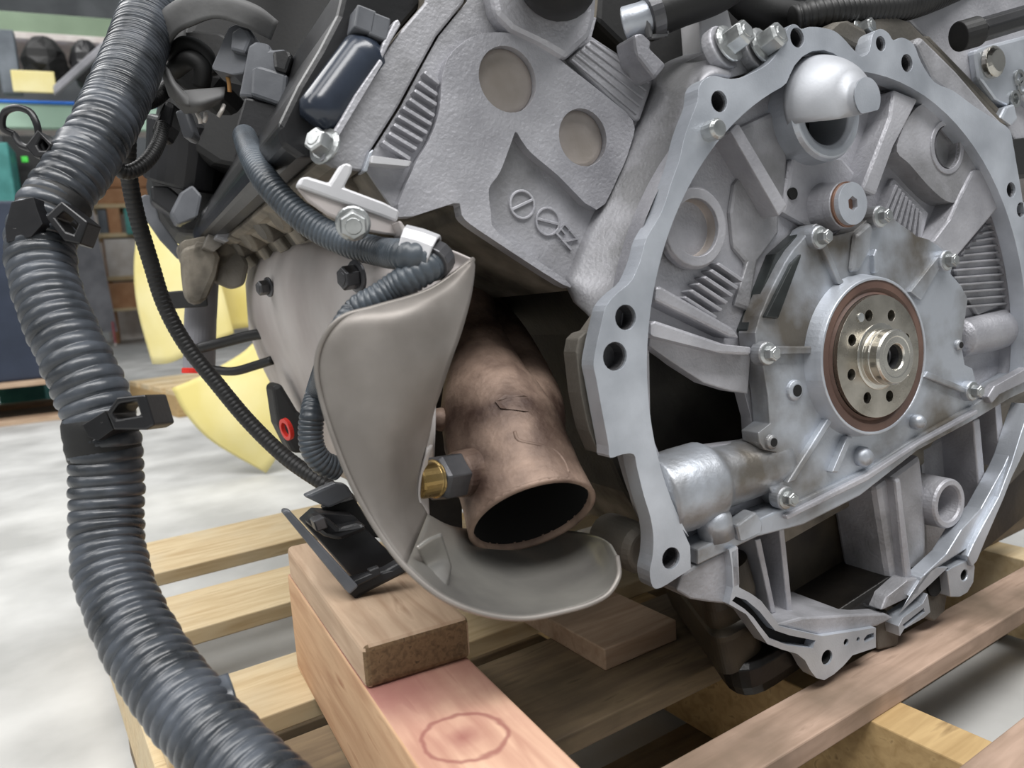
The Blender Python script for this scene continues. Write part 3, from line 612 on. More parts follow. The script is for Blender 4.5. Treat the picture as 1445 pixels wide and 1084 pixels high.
# right shoulder: milled block running up to the skirt
slab('milled_block', [(803,82),(836,54),(924,110),(904,170),(896,172),(852,130)], D0+2, D1+4, 'cast_dirty', head, bevel=2)
for k in range(5):
    t = k/4
    slab('cast_line', [(806+28*t,84-26*t),(808+28*t,82-26*t),(900+18*t,160-44*t),(898+18*t,162-44*t)], D0+1.2, D0+4, 'cast_aluminium', head, bevel=.5)
slab('intake_flange', [(690,-30),(700,20),(722,42),(760,60),(800,84),(834,52),(842,25),(846,-30)], D0-4, D1+6, 'cast_aluminium', head, bevel=4)
# cam cover strip beside the head
cs = [(601,-30),(601,2),(568,40),(535,86),(508,124),(482,164),(466,196),(453,226),(470,236),(512,241),(520,217),(561,152),(589,100),(616,51),(656,2),(656,-30)]
strip = slab('cam_carrier', cs, D1-2, DE, 'cast_grime', eng, bevel=2)
slab('carrier_face', cs, D1-3, D1+1, 'cast_dirty', strip, bevel=1.5)
slab('carrier_edge', [(536,82),(541,88),(458,226),(452,227),(470,186),(500,134)], D1-7, D1+4, 'cast_aluminium', strip, bevel=1)
slab('carrier_edge', [(522,214),(527,210),(518,242),(512,242)], D1-7, D1+4, 'machined_aluminium', strip, bevel=.6)
mb = MB(); bolt(P(460,208,D1-2), 7.5, eng, axis=(-.7,-.5,.5)); bolt(P(406,205,D1+40), 7, eng, axis=(-.5,-.8,.3), m='cast_dirty')
slab('cover_tab', [(556,30),(562,26),(566,34),(552,58),(540,82),(532,86),(540,60)], D1-6, D1+2, 'cast_aluminium', strip, bevel=1)
# ---- black valve cover
vc = [(601,-40),(601,0),(568,38),(535,84),(500,134),(470,184),(452,224),(420,222),(398,206),(392,178),(420,120),(450,70),(476,20),(490,-40)]
vcov = slab('valve_cover', vc, D1+10, DE-30, 'black_plastic', eng, bevel=6)
for a_, b_, r in (((524,66),(444,176),14),((544,72),(462,190),8)):
    p0, p1 = P(*a_,D1+6), P(*b_,D1+6); mb = MB(); sweep(mb, [p0+(p1-p0)*(i/10) for i in range(11)], lambda i: r*(1 if 0 < i < 10 else .7), 20); mb.build('cover_rib', 'black_gloss', vcov, smooth=True)
for x, y in ((510,34),(530,44)):
    c = P(x, y, D1+2); MB().obb(c, (3,0,6), (0,8,0), (-5,0,2.5)).build('cover_clip', 'grey_plastic', vcov, bevel=1)

# ================================================================== right cylinder head and cover seen past the flange
rh = [(1284,30),(1340,88),(1422,177),(1440,215),(1600,330),(1600,-60),(1300,-60),(1280,-20)]
rhead = slab('cylinder_head', rh, 34, 620, 'cast_aluminium', eng, bevel=2)
slab('head_edge', [(1300,50),(1312,50),(1420,162),(1424,180)], 28, 40, 'cast_dark', rhead, bevel=2)
slab('cover_plate', [(1378,70),(1400,62),(1470,44),(1470,160),(1436,130),(1424,150),(1404,140),(1384,112)], 26, 36, 'machined_aluminium', rhead, bevel=3)
for x, y in ((1431,140),(1437,111),(1441,122)):
    c = P(x, y, 26); mb = MB(); mb.loft([circ(Vector(c)+YA*h, YA, r, 24) for r, h in ((7.5,-2),(7.5,2),(4.6,2),(4.4,-1.8),(.1,-1.8))], False, False); mb.build('bushing', 'zinc_bolt', rhead, bevel=.4)
slab('bushing_stem', [(1420,150),(1432,146),(1437,168),(1428,178),(1412,166)], 22, 36, 'machined_aluminium', rhead, bevel=2)
p0, p1, p2 = P(1352,52,14), P(1380,44,8), P(1480,14,0)
mb = MB(); sweep(mb, [p0, p0+(p1-p0)*.5, p1], 11.5, 24); mb.build('sensor_seal', 'black_matte', eng, smooth=False, bevel=1)
mb = MB(); sweep(mb, [p1, p1+(p2-p1)*.5, p2], 9.5, 8); mb.build('sensor_connector', 'black_plastic', eng, smooth=False, bevel=1)
mb = MB(); lathe(mb, P(1400,88,24), YA, [(13,-2),(13,3),(9,6)], 24); mb.build('sensor_base', 'bright_steel', eng, bevel=.8)
slab('side_connector', [(1428,196),(1480,190),(1480,246),(1436,246),(1430,224)], 30, 80, 'black_matte', eng, bevel=2)
# ---- valley: dark box standing in for the intake shadow, hoses, bolts at the top
slab('valley_shade_box', [(846,-40),(842,30),(925,110),(1010,66),(1110,60),(1180,30),(1300,40),(1300,-60)], 90, 500, 'black_matte', eng, bevel=4)
slab('bracket_tab', [(985,18),(1028,12),(1034,36),(1046,36),(1048,70),(1022,92),(990,88)], 50, 70, 'bracket_white', eng, bevel=2)
slab('mount_lug', [(895,48),(908,46),(920,58),(918,68),(942,92),(926,112),(900,78)], 40, 62, 'cast_aluminium', eng, bevel=3)
for x, y, d in ((1027,63,16),(1074,66,12)):
    c = P(x, y, d); ax = Vector((.25,-1,.25)); mb = MB(); lathe(mb, c, ax, [(15,-10),(15,-2)], 24); mb.build('bolt_boss', 'cast_dirty', eng, bevel=1)
    bolt(c, 8.8, eng, axis=ax, h=13)
c = P(1212,44,22); bolt(c, 6, eng, axis=(.2,-1,.1), h=9)
slab('valley_lug', [(1164,44),(1180,30),(1200,28),(1222,40),(1232,62),(1222,76),(1206,66)], 12, 40, 'cast_dark', eng, bevel=3)
tube('coolant_hose', [P(812,-110,20), P(802,-75,24), P(790,-48,30), P(788,-26,60)], [27,27,27,25], 'black_matte', eng, 24)
tube('vacuum_hose', [P(1060,-46,30), P(1010,-12,34), P(960,8,40), P(924,22,46)], [14,14,13.5,13.5], 'black_matte', eng, 20)
tube('hose_nipple', [P(932,19,44), P(905,28,50), P(884,36,58)], [12,11,12], 'machined_aluminium', eng, 24)
mb = MB(); sweep(mb, [P(928,20,45), P(912,26,48)], 15, 28); hc = mb.build('hose_clamp', 'dark_steel', eng, bevel=.5)
mb = MB(); q = P(926,40,42)
for sx, sz, dx, dz in ((7,1.2,0,5),(7,1.2,0,-5),(1.2,5,-7,0),(1.2,5,7,0)): mb.obb((q.x+dx, q.y, q.z+dz), (sx,0,0), (0,2,0), (0,0,sz))
mb.build('clamp_ear', 'cast_dirty', hc)
ribbed('valley_conduit', [P(1118,28,40), P(1160,18,30), P(1220,14,26), P(1290,6,26), P(1380,-30,40)], 10, 1.6, 5, 'cable_black', eng, 18)
tube('valley_cable', [P(1020,-40,60), P(1060,10,60), P(1110,24,60), P(1150,30,66)], 12, 'black_matte', eng, 14)
# ================================================================== exhaust side
from mathutils.bvhtree import BVHTree
def cslab(name, pts, z, dy, m, parent, holes=(), bevel=1.0, dv=None):
    # outline in pixels at camera depth z (or own depth per point), extruded by dy along the engine (or dv)
    rings = [pts]+list(holes); flat = [q for r in rings for q in r]; n = len(flat)
    tri = tessellate_polygon([[Vector((q[0], -q[1], 0)) for q in r] for r in rings])
    dv = Vector(dv) if dv else Vector((0, dy, 0))
    v = [PC(q[0], q[1], q[2] if len(q) > 2 else z) for q in flat]; v += [a+dv for a in v]
    f = [tuple(t) for t in tri]+[tuple(i+n for i in t[::-1]) for t in tri]; k = 0
    for r in rings:
        m_ = len(r); f += [(k+i, k+(i+1) % m_, k+(i+1) % m_+n, k+i+n) for i in range(m_)]; k += m_
    return obj(name, v, f, m, parent, bevel=bevel)
c0 = PC(752,730,478); axc = EM @ Vector((.30,.76,-.58)).normalized()
path = crom([c0, c0-axc*20, c0-axc*42, c0-axc*66, c0-axc*90, PC(680,515,556), PC(668,462,600), PC(655,405,650), PC(600,360,760)], 6)
rad = [40.5,39,39,39,35,25,19,17,17]
def rat(i): k = min(i//6, 7); t = i/6-k; return rad[k]*(1-t)+rad[k+1]*t
mb = MB(); m_ = len(path)
sweep(mb, path, rat, 44, cap=False); TB = BVHTree.FromPolygons([tuple(v) for v in mb.v], mb.f); exh = mb.build('exhaust_outlet', 'rusty_exhaust', eng, smooth=True, solid=2.4)
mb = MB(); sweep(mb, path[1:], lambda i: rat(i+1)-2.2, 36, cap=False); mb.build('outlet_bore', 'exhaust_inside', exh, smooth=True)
def onp(x, y, off=1.6):                     # point on the pipe's skin under a pixel, lifted by off
    dr = (EM @ ray(x, y)).normalized(); h_ = TB.ray_cast(EO, dr)[0]
    return (h_-dr*off) if h_ else PC(x, y, 480)
def patch(name, pts, m, off, th):
    v = [onp(x, y, off) for x, y in pts]; n = len(v); dr = (EM @ ray(740,590)).normalized(); v += [p+dr*th for p in v]
    tri = tessellate_polygon([[Vector((x, -y, 0)) for x, y in pts]])
    return obj(name, v, [tuple(t) for t in tri]+[tuple(i+n for i in t[::-1]) for t in tri]+[(i, (i+1) % n, (i+1) % n+n, i+n) for i in range(n)], m, exh, bevel=.4)
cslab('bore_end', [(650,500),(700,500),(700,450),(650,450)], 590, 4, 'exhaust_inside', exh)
mb = MB(); mb.loft([circ(c0+axc*h, axc, r, 48) for r, h in ((39,-6),(41.5,-2),(41.8,0),(40.5,.8),(38.4,.4),(38,-4))], False, False); mb.build('outlet_lip', 'rusty_exhaust', exh, smooth=True)
# second collector half merging from behind
mb = MB(); sweep(mb, crom([PC(742,612,520), PC(745,575,545), PC(730,530,580), PC(700,470,640), PC(660,420,720)], 6), lambda i: 27-i*.25, 28); mb.build('collector', 'rusty_exhaust', exh, smooth=True)
tube('manifold_runner', [PC(690,520,590), PC(655,440,650), PC(600,400,740), PC(520,400,900), PC(440,430,1050)], [24,24,26,28,28], 'rusty_exhaust', eng, 18)
# pressed slots and ribs on the collector
patch('pressed_tab', [(698,566),(712,556),(740,558),(772,570),(776,584),(740,580),(706,576)], 'rusty_exhaust', 3.4, 5)
patch('pressed_slot', [(706,574),(710,571),(714,580),(740,583),(772,587),(770,593),(740,590),(708,586)], 'hole_black', 1.2, 2)
tube('weld_bead', [onp(*q, .4) for q in ((726,610),(732,622),(756,628),(782,636),(796,652),(802,668))], 1.5, 'rusty_exhaust', exh, 8)
tube('heat_stub', [PC(640,594,520), PC(622,592,512), PC(604,592,506)], [8,8,6], 'rusty_exhaust', exh, 16)
# oxygen sensor bung with brass plug
pa, pb = PC(662,667,472), PC(584,681,440); ax = (pb-pa).normalized(); L = (pb-pa).length
mb = MB(); lathe(mb, pa, ax, [(15,-4),(14,L*.22),(13,L*.26)], 28); mb.build('sensor_bung', 'rusty_exhaust', exh, bevel=.6)
mb = MB(); hexa(mb, pa+ax*(L*.24), ax, 14.6, L*.42, ph=.1); mb.build('hex_nut', 'dark_steel', exh, bevel=.7)
mb = MB(); lathe(mb, pa+ax*(L*.62), ax, [(11.4,0),(11.6,L*.05),(10.4,L*.07),(10.4,L*.36),(9.6,L*.39)], 32); mb.build('brass_plug', 'brass', exh, bevel=.4)
# ---- front heat shield, one pressed sheet sweeping from the top corner round under the outlet
Oe = [(668,366),(606,410),(530,434),(484,448),(457,478),(447,518),(455,566),(474,626),(500,690),(534,750),(572,800),(622,842),(680,866),(740,873),(800,862),(836,851),(860,836),(873,812),(871,786)]
Ie = [(669,374),(668,392),(664,418),(657,446),(648,476),(637,506),(622,550),(611,582),(605,614),(588,690),(602,726),(634,742),(672,748),(724,750),(776,748),(806,750),(828,753),(846,758),(862,768)]
Od = [14,6,0,0,4,8,8,2,-6,-14,-22,-30,-34,-36,-36,-36,-35,-32,-20]
Id = [13,10,6,2,0,-2,2,10,24,34,36,52,74,82,78,66,50,30,6]
bul = [-1,-5,-9,-12,-14,-15,-15,-14,-12,-6,2,10,16,18,16,12,8,4,1]
rows = []
for t, bf, lip in ((0,0,5),(.04,.12,0),(.2,.6,0),(.5,1,0),(.8,.65,0),(1,0,0)):
    rows.append([P(o[0]*(1-t)+i[0]*t, o[1]*(1-t)+i[1]*t, od*(1-t)+idd*t+b*bf+lip) for o, i, od, idd, b in zip(Oe, Ie, Od, Id, bul)])
def split(name, a, b, m):
    return sheet(name, [r[a:b] for r in rows], m, eng, 1.3, 5)
shield = split('heat_shield', 0, 11, 'shield_aluminised')
split('heat_shield_trough', 10, 19, 'shield_lower')
tube('shield_hem', [P(x, y, d) for (x, y), d in zip(Oe, Od)], 1.5, 'shield_aluminised', shield, 8)
sheet('shield_fold', [[P(612,346,24), P(640,354,20), P(668,366,15)], [P(618,360,26), P(640,372,22), P(664,380,17)], [P(630,396,24), P(640,396,20), P(656,388,16)]], 'shield_white', shield, 1.2)
sheet('torn_edge', [[P(609,628,34), P(602,660,40), P(606,745,44)], [P(603,632,24), P(590,690,32), P(596,742,36)]], 'shield_white', shield, 1.2)
sheet('shield_flap', [[P(588,772,-14), P(604,760,-10), P(622,752,-4)], [P(602,800,-4), P(618,790,0), P(632,784,4)], [P(630,834,-12), P(634,815,-4), P(636,800,4)]], 'shield_lower', shield, 1.2)
# ---- pale manifold shield along the side
wt = [(347,400),(352,380),(372,356),(410,340),(448,336),(500,352),(560,366),(622,372)]
wb = [(352,470),(372,520),(400,572),(432,628),(462,660),(500,680),(560,690),(610,690)]
rows2 = []
for t, X in ((0,-292),(.06,-306),(.2,-318),(.4,-324),(.6,-324),(.8,-318),(1,-308)):
    rr = []
    for k, ((x0,y0),(x1,y1)) in enumerate(zip(wt, wb)):
        x, y = x0*(1-t)+x1*t, y0*(1-t)+y1*t
        q = PX(x, y, X+(8 if k == 0 else 0)); q = q if q.y < 640 else P(x, y, 640)
        q = q if q.y > 60 else P(x, y, 60); rr.append(q)
    rows2.append(rr)
ws = sheet('manifold_shield', rows2, 'shield_white', eng, 1.4, 5)
for x, y, r, X in ((380,405,7,-322),(505,390,7.5,-324)):
    q = PX(x, y, X); q = q if q.y > 60 else P(x, y, 66)
    bolt(q, r, eng, 'dark_steel', axis=(-1,-.25,.1), h=9, flange=1.35)
# ---- pale T bracket on the head corner
bk = slab('cable_bracket', [(418.6,263),(425,250),(436,249),(465,258),(480,234),(489,229),(499,233),(497,243),(486,264),(542,285),(565,297),(561,314),(540,306),(500,292),(450,274)], 40, 46, 'bracket_white', eng, bevel=1.5)
slab('bracket_lip', [(420,265),(450,274),(500,292),(561,313),(569,333),(545,330),(511,324),(463,303),(436,284)], 42, 46, 'shield_white', bk, bevel=1)
bolt(P(498,315,41), 8, eng, axis=(-.3,-.9,-.2), h=9, flange=1.2)
pq = [P(566,350,22), P(590,356,18), P(611,364,14)]; mb = MB(); sweep(mb, pq, 12, 12, cap=False); mb.build('cable_sleeve', 'bracket_white', bk, solid=1.5, bevel=1)
slab('sleeve_arm', [(562,312),(570,332),(612,345),(616,350),(600,344),(576,326),(566,312)], 30, 46, 'shield_white', bk, bevel=.6)
# ---- black mount bracket whose foot stands on the wood block
def zat(x, y, h): return (h-CAMH)/ray(x, y).dot(UP)
zf = zat(495,845,BT+27)
mk = cslab('mount_bracket', [(399,723),(408,720),(452,772),(478,802),(500,820),(545,806),(566,794),(580,806),(545,824),(510,842),(495,842),(488,830)], zf, 12, 'black_plastic', eng, bevel=2)
cslab('bracket_bar', [(398,723),(408,719),(507,828),(494,840)], zf-8, 8, 'grey_plastic', mk, bevel=1.5)
cslab('bracket_web', [(430,740),(448,724),(500,728),(540,770),(572,796),(545,806),(500,818)], zf+30, 20, 'black_plastic', mk, bevel=2)
cslab('bracket_tab', [(429,701),(453,690),(472,682),(490,684),(500,700),(478,712),(464,718),(448,710)], zf+36, 10, 'grey_plastic', mk, bevel=2)
cslab('bracket_arm', [(432,738),(444,728),(462,730),(480,746),(512,738),(522,748),(480,764),(458,758)], zf+20, 14, 'black_plastic', mk, bevel=3)
cslab('bracket_wall', [(455,716),(500,704),(540,760),(500,756),(470,740)], zf+44, 8, 'black_matte', mk)
MB().obb(PC(450,738,zf+14), (4,0,0), (0,6,0), (0,0,4)).build('bracket_pin', 'dark_steel', mk, bevel=1)
cslab('bracket_clip', [(492,824),(524,810),(520,806),(536,800),(538,812),(500,830)], zf-6, 6, 'black_plastic', mk, bevel=1)
fzc = cslab('coil_cover', [(300,-60),(520,-60),(480,50),(440,110),(400,190),(350,240),(300,230),(240,190),(222,140),(250,70)], 800, 120, 'black_matte', eng, bevel=10)
# ---- front end seen along the side: timing cover, actuator bodies, lugs
def fz(x, y, pts, z, dy, m, name, bevel=3): return cslab(name, pts, z, dy, m, eng, bevel=bevel)
fz(0,0,[(222,175),(250,160),(300,170),(345,205),(352,260),(320,300),(290,332),(250,330),(222,290),(212,240)], 900, 120, 'black_matte', 'timing_cover', 10)
mb = MB(); sweep(mb, [PC(270,170,830), PC(268,215,840), PC(262,262,850)], 44, 28); mb.build('actuator_body', 'black_plastic', eng, smooth=False, bevel=4)
fz(0,0,[(212,262),(238,262),(262,282),(272,300),(256,318),(236,300),(214,284)], 820, 30, 'black_plastic', 'actuator_bracket')
fz(0,0,[(254,272),(272,260),(286,276),(280,306),(250,318),(240,300)], 800, 24, 'grey_plastic', 'actuator_block')
fz(0,0,[(284,300),(300,282),(322,298),(306,322),(288,314)], 790, 20, 'black_plastic', 'actuator_block')
fz(0,0,[(192,282),(204,274),(216,276),(226,310),(252,346),(262,362),(252,366),(226,338),(204,306)], 860, 10, 'grey_plastic', 'cover_rim', 2)
fz(0,0,[(345,258),(360,240),(380,262),(368,274)], 700, 20, 'black_plastic', 'cable_clip')
fz(0,0,[(252,340),(300,330),(350,300),(420,262),(440,275),(400,318),(360,340),(330,372),(300,400),(262,372)], 800, 60, 'cast_grime', 'head_side_flange', 6)
fz(0,0,[(256,350),(300,338),(312,362),(306,392),(292,424),(276,432),(262,420),(258,385)], 790, 30, 'cast_grime', 'front_lug', 6)
fz(0,0,[(300,362),(340,352),(352,372),(346,402),(330,408),(302,396)], 800, 24, 'cast_dark', 'front_lug', 4)
fz(0,0,[(396,320),(430,318),(442,336),(434,358),(414,344),(388,342)], 690, 16, 'cast_shade_dark', 'gasket_tab', 3)
for k in range(9):
    x, y = 285+k*17+random.uniform(-4,4), 352-k*9.5+random.uniform(-6,6); z = 790-k*14
    fz(0,0,[(x-12,y+8),(x-4,y-12),(x+14,y-9),(x+16,y+4),(x+4,y+14)], z, 22, ('cast_grime','cast_dark','cast_dirty')[k % 3], 'casting_lug', 1.2)
slab('head_side_rail', [(458,230),(502,240),(522,262),(504,272),(466,254)], 96, 540, 'cast_grime', eng, bevel=2)
slab('head_side_rail', [(500,262),(528,268),(548,292),(530,300),(508,284)], 110, 560, 'cast_grime', eng, bevel=2)
for k, d in enumerate((130,190,250,320,400,480)):
    q = P(480,246,96); q = Vector((q.x-4, d, q.z-2)); mb = MB(); lathe(mb, q, (-.8,-.1,-.3), [(15,-14),(14,5),(9,8)], 20); mb.build('head_boss', ('cast_grime','cast_dark')[k % 2], eng, bevel=1)
    q = P(520,274,110); q = Vector((q.x-4, d+24, q.z)); MB().obb(q, (10,0,3), (0,16,0), (-3,0,9)).build('port_flange', 'cast_grime', eng, bevel=2)
cslab('manifold_dark_backing', [(592,430),(680,440),(668,560),(650,600),(655,770),(604,770),(584,690)], 640, 30, 'cast_shade_dark', eng, bevel=3)  # added slab, its dark colour stands for shade in the gap
mb = MB(); sweep(mb, [PC(286,398,880), PC(283,450,880), PC(281,522,880)], lambda i: 17.5, 28); pp = mb.build('coolant_pipe', 'panel_grey', eng, smooth=False, bevel=1)
mb = MB(); lathe(mb, PC(281,522,880), (PC(281,530,880)-PC(281,520,880)), [(18.5,-2),(18.5,4)], 28); mb.build('red_end_ring', 'red_plastic', pp, bevel=.6)
tube('vent_hose', [PC(280,492,860), PC(320,482,850), PC(352,474,840), PC(380,470,830)], 6, 'cable_black', eng, 12)
tube('vent_hose', [PC(300,522,860), PC(330,524,850), PC(360,516,840), PC(385,508,830)], 5, 'cable_black', eng, 12)
cslab('front_bracket', [(232,412),(255,410),(292,412),(294,432),(240,436)], 840, 16, 'black_matte', eng, bevel=2)
cslab('lower_accessory', [(384,545),(396,540),(420,580),(446,600),(440,640),(412,640),(392,600)], 760, 40, 'black_matte', eng, bevel=4)
q = PC(407,605,742); mb = MB(); a = Vector((-1,-.25,.05)); mb.loft([circ(q+a.normalized()*h, a, r, 24) for r, h in ((11,0),(11,4),(7,4),(7,0))], False, False); mb.build('red_drain_ring', 'red_plastic', eng, bevel=.5)
# ================================================================== wiring
def wpts(l): return [W(*q) for q in l]
har = empty('wiring_harness', W(150,690,450)); H0 = Vector(har.location)/S
tag(har, 'thick taped corrugated wiring harness looping down beside the engine with plastic clips', 'wiring harness')
def rel(v): return v-H0
main = [(470,-190,800),(390,-170,760),(310,-125,700),(262,-70,650),(228,-20,612),(206,32,586),(188,84,562),(166,138,536),(141,190,512),(108,243,495),(76,288,482),(59,332,474),(60,382,466),(77,440,458),(104,500,452),(131,560,450),(147,620,450),(151,690,450),(151,750,446),(159,812,436),(186,882,420),(226,950,402),(281,1020,382),(342,1086,362),(400,1140,345)]
ribbed('corrugated_conduit', [rel(p) for p in wpts(main)], [19.5,19,18.5,19.5,19.5,18.5,19.5,19.5,19.5], 1.9, 7.2, 'conduit', har, 44, .55, 9)
def wrap(name, a, b, r, m='conduit'):
    pa, pb = rel(W(*a)), rel(W(*b)); p = [pa+(pb-pa)*(i/8) for i in range(9)]
    mb = MB(); rnd = random.Random(int(a[0])); sweep(mb, p, lambda i: r*(.97+.05*rnd.random()) if 0 < i < 8 else r*.9, 36); return mb.build(name, m, har, smooth=True)
ribbed('tape_wrap', [rel(W(*q)) for q in ((228,-20,612),(206,32,586),(188,84,562),(166,138,536),(152,166,525))], 20.6, 1.0, 3.4, 'conduit', har, 44, .5, 6); wrap('tape_wrap', (128,210,506), (112,236,498), 20.6)
wrap('tape_wrap', (86,276,486), (62,318,477), 20.0, 'black_matte'); wrap('tape_wrap', (138,585,450), (150,650,450), 20.4, 'black_matte')
def clip(outer, inner, z, tx, m='black_plastic'):
    # square plastic clip: frame with an opening
    rings = [outer, inner]; flat = outer+inner; n = len(flat)
    tri = tessellate_polygon([[Vector((q[0], -q[1], 0)) for q in r] for r in rings])
    dv = WM @ Vector((0,0,tx)); v = [rel(W(q[0], q[1], z)) for q in flat]; v += [a+dv for a in v]
    f = [tuple(t) for t in tri]+[tuple(i+n for i in t[::-1]) for t in tri]; k = 0
    for r in rings:
        m_ = len(r); f += [(k+i, k+(i+1) % m_, k+(i+1) % m_+n, k+i+n) for i in range(m_)]; k += m_
    return obj('clip', v, f, m, har, bevel=1.2)
clip([(63,305),(86,283),(124,313),(112,345),(90,340)], [(78,308),(90,297),(110,316),(104,330),(92,326)], 452, 16)
clip([(7,320),(16,285),(47,278),(53,298),(60,316),(44,334),(9,342)], [(20,322),(21,321),(22,322)], 452, 14)
clip([(150,582),(164,561),(205,557),(218,600),(206,607),(160,607)], [(158,584),(168,570),(192,566),(198,586),(164,592)], 420, 26)
clip([(116,600),(148,580),(160,606),(138,622),(124,616)], [(142,596),(143,597),(144,596)], 424, 22)
clip([(34,206),(52,182),(74,204),(66,220),(48,222)], [(52,205),(58,194),(68,206),(64,212),(56,212)], 480, 14)
tube('cable_tie', [rel(W(*q)) for q in ((20,190,492),(4,180,488),(6,160,484),(22,152,482),(42,158,482),(52,176,482),(56,196,484),(70,224,486),(90,226,480))], 2.2, 'black_plastic', har, 8)
tube('cable_tie', [rel(W(*q)) for q in ((20,190,492),(30,205,488),(50,212,484))], 2.2, 'black_plastic', har, 8)
sheet('torn_tape', [[rel(W(262,985,388)), rel(W(290,962,392)), rel(W(322,950,395))], [rel(W(280,1000,380)), rel(W(305,980,384)), rel(W(330,972,388))], [rel(W(300,1020,376)), rel(W(320,1004,380)), rel(W(338,1000,384))]], 'conduit', har, .6)
# branch loop and long cable
br_ = [(172,150,548),(163,172,545),(158,200,545),(160,226,548),(174,243,552),(194,238,560),(212,222,570),(224,200,585),(230,178,600)]
ribbed('branch_conduit', [rel(p) for p in wpts(br_)], 5.2, .7, 3.0, 'cable_black', har, 14)
ribbed('branch_conduit', [rel(W(*q)) for q in ((184,160,590),(190,150,600),(218,140,620),(240,120,640))], 6, .7, 3.0, 'cable_black', har, 14)
cab = [(176,140,600),(180,190,610),(181,240,620),(192,300,635),(212,368,650),(232,430,660),(262,486,665),(305,540,665),(352,596,662),(404,646,655),(456,682,645),(500,712,640)]
cb = ribbed('long_cable', wpts(cab), 6.6, .5, 4.0, 'cable_black', None, 16)
tag(cb, 'long black corrugated cable drooping past the yellow fan blades to the mount bracket', 'cable')
# taped branch with connectors
tb = empty('connector_branch', W(290,100,600)); H1 = Vector(tb.location)/S
tag(tb, 'tattered taped wire branch with two grey plug connectors beside the valve cover', 'connector')
def rb(*q): return W(*q)-H1
def tsl(name, pts, z, tz, m, bevel=1.2):
    n = len(pts); tri = tessellate_polygon([[Vector((q[0], -q[1], 0)) for q in pts]]); dv = WM @ Vector((0,0,tz))
    v = [rb(q[0], q[1], z) for q in pts]; v += [a+dv for a in v]
    f = [tuple(t) for t in tri]+[tuple(i+n for i in t[::-1]) for t in tri]+[(i, (i+1) % n, (i+1) % n+n, i+n) for i in range(n)]
    return obj(name, v, f, m, tb, bevel=bevel)
sheet('tape_sleeve', [[rb(214,60,600), rb(228,24,592), rb(262,4,580), rb(310,2,575), rb(350,14,580), rb(388,40,590)],
                      [rb(213,48,585), rb(232,16,575), rb(268,-4,565), rb(318,-4,560), rb(362,10,565), rb(392,32,575)],
                      [rb(222,98,590), rb(246,52,576), rb(272,36,566), rb(306,26,562), rb(344,38,566), rb(382,56,580)]], 'slate_tape', tb, 2)
sheet('tape_wrap', [[rb(214,36,592), rb(228,20,600), rb(264,12,610)], [rb(212,62,586), rb(228,62,592), rb(262,44,604)], [rb(220,96,584), rb(238,80,592), rb(262,62,606)]], 'slate_tape', tb, 2)
sheet('tape_wrap', [[rb(226,88,590), rb(236,96,580), rb(244,116,584)], [rb(232,112,586), rb(244,120,574), rb(262,134,580)], [rb(240,136,588), rb(262,150,578), rb(286,150,584)]], 'slate_tape', tb, 2)
sheet('tape_wrap', [[rb(240,130,592), rb(270,128,582), rb(318,124,588)], [rb(250,146,588), rb(276,146,576), rb(316,136,584)], [rb(262,160,592), rb(286,156,582), rb(312,144,590)]], 'slate_tape', tb, 2)
tsl('tape_bundle', [(230,70),(262,40),(320,46),(312,110),(300,126),(262,128),(240,108)], 616, 60, 'black_matte', 6)
tube('bundle_wire', [rb(240,80,600), rb(262,62,590), rb(290,76,590), rb(300,106,594)], 6, 'black_matte', tb, 12)
tube('bundle_wire', [rb(244,100,600), rb(268,84,588), rb(286,96,588), rb(284,122,594)], 7, 'black_matte', tb, 12)
for k, (x, y, x2, y2) in enumerate(((278,160,283,174),(308,164,316,148),(288,172,290,160),(320,104,324,130))):
    tube('bare_wire', [rb(x,y,590), rb((x+x2)/2+1,(y+y2)/2,588), rb(x2,y2,590)], 1.6, 'pale_paper' if k < 3 else 'orange_wire', tb, 8)
def plug(name, pts, z, tz, m):  return tsl(name, pts, z, tz, m, 2.5)
g = plug('grey_plug', [(322,38),(332,34),(352,40),(360,52),(344,104),(330,106),(300,98),(298,94)], 578, 22, 'grey_plastic')
plug('grey_plug_cap', [(326,44),(336,37),(350,42),(356,52),(346,76),(324,70)], 572, 8, 'grey_plastic')
plug('plug_body', [(350,64),(360,58),(380,62),(381,70),(400,68),(412,78),(402,142),(396,148),(360,138),(336,136),(338,126)], 566, 34, 'grey_plastic')
plug('plug_collar', [(354,96),(366,92),(406,104),(402,144),(392,148),(352,134)], 560, 12, 'grey_plastic')
plug('plug_latch', [(383,72),(408,70),(412,80),(404,104),(386,98)], 558, 8, 'black_plastic')
plug('plug_boot', [(344,136),(392,146),(396,150),(390,188),(384,198),(332,190),(330,184)], 564, 30, 'black_plastic')
tsl('ribbed_duct', [(246,156),(262,152),(274,188),(270,196),(258,194)], 600, 14, 'grey_plastic', 2)
tsl('small_plug', [(212,182),(232,140),(246,146),(240,176),(230,194),(216,196)], 620, 20, 'black_plastic', 3)
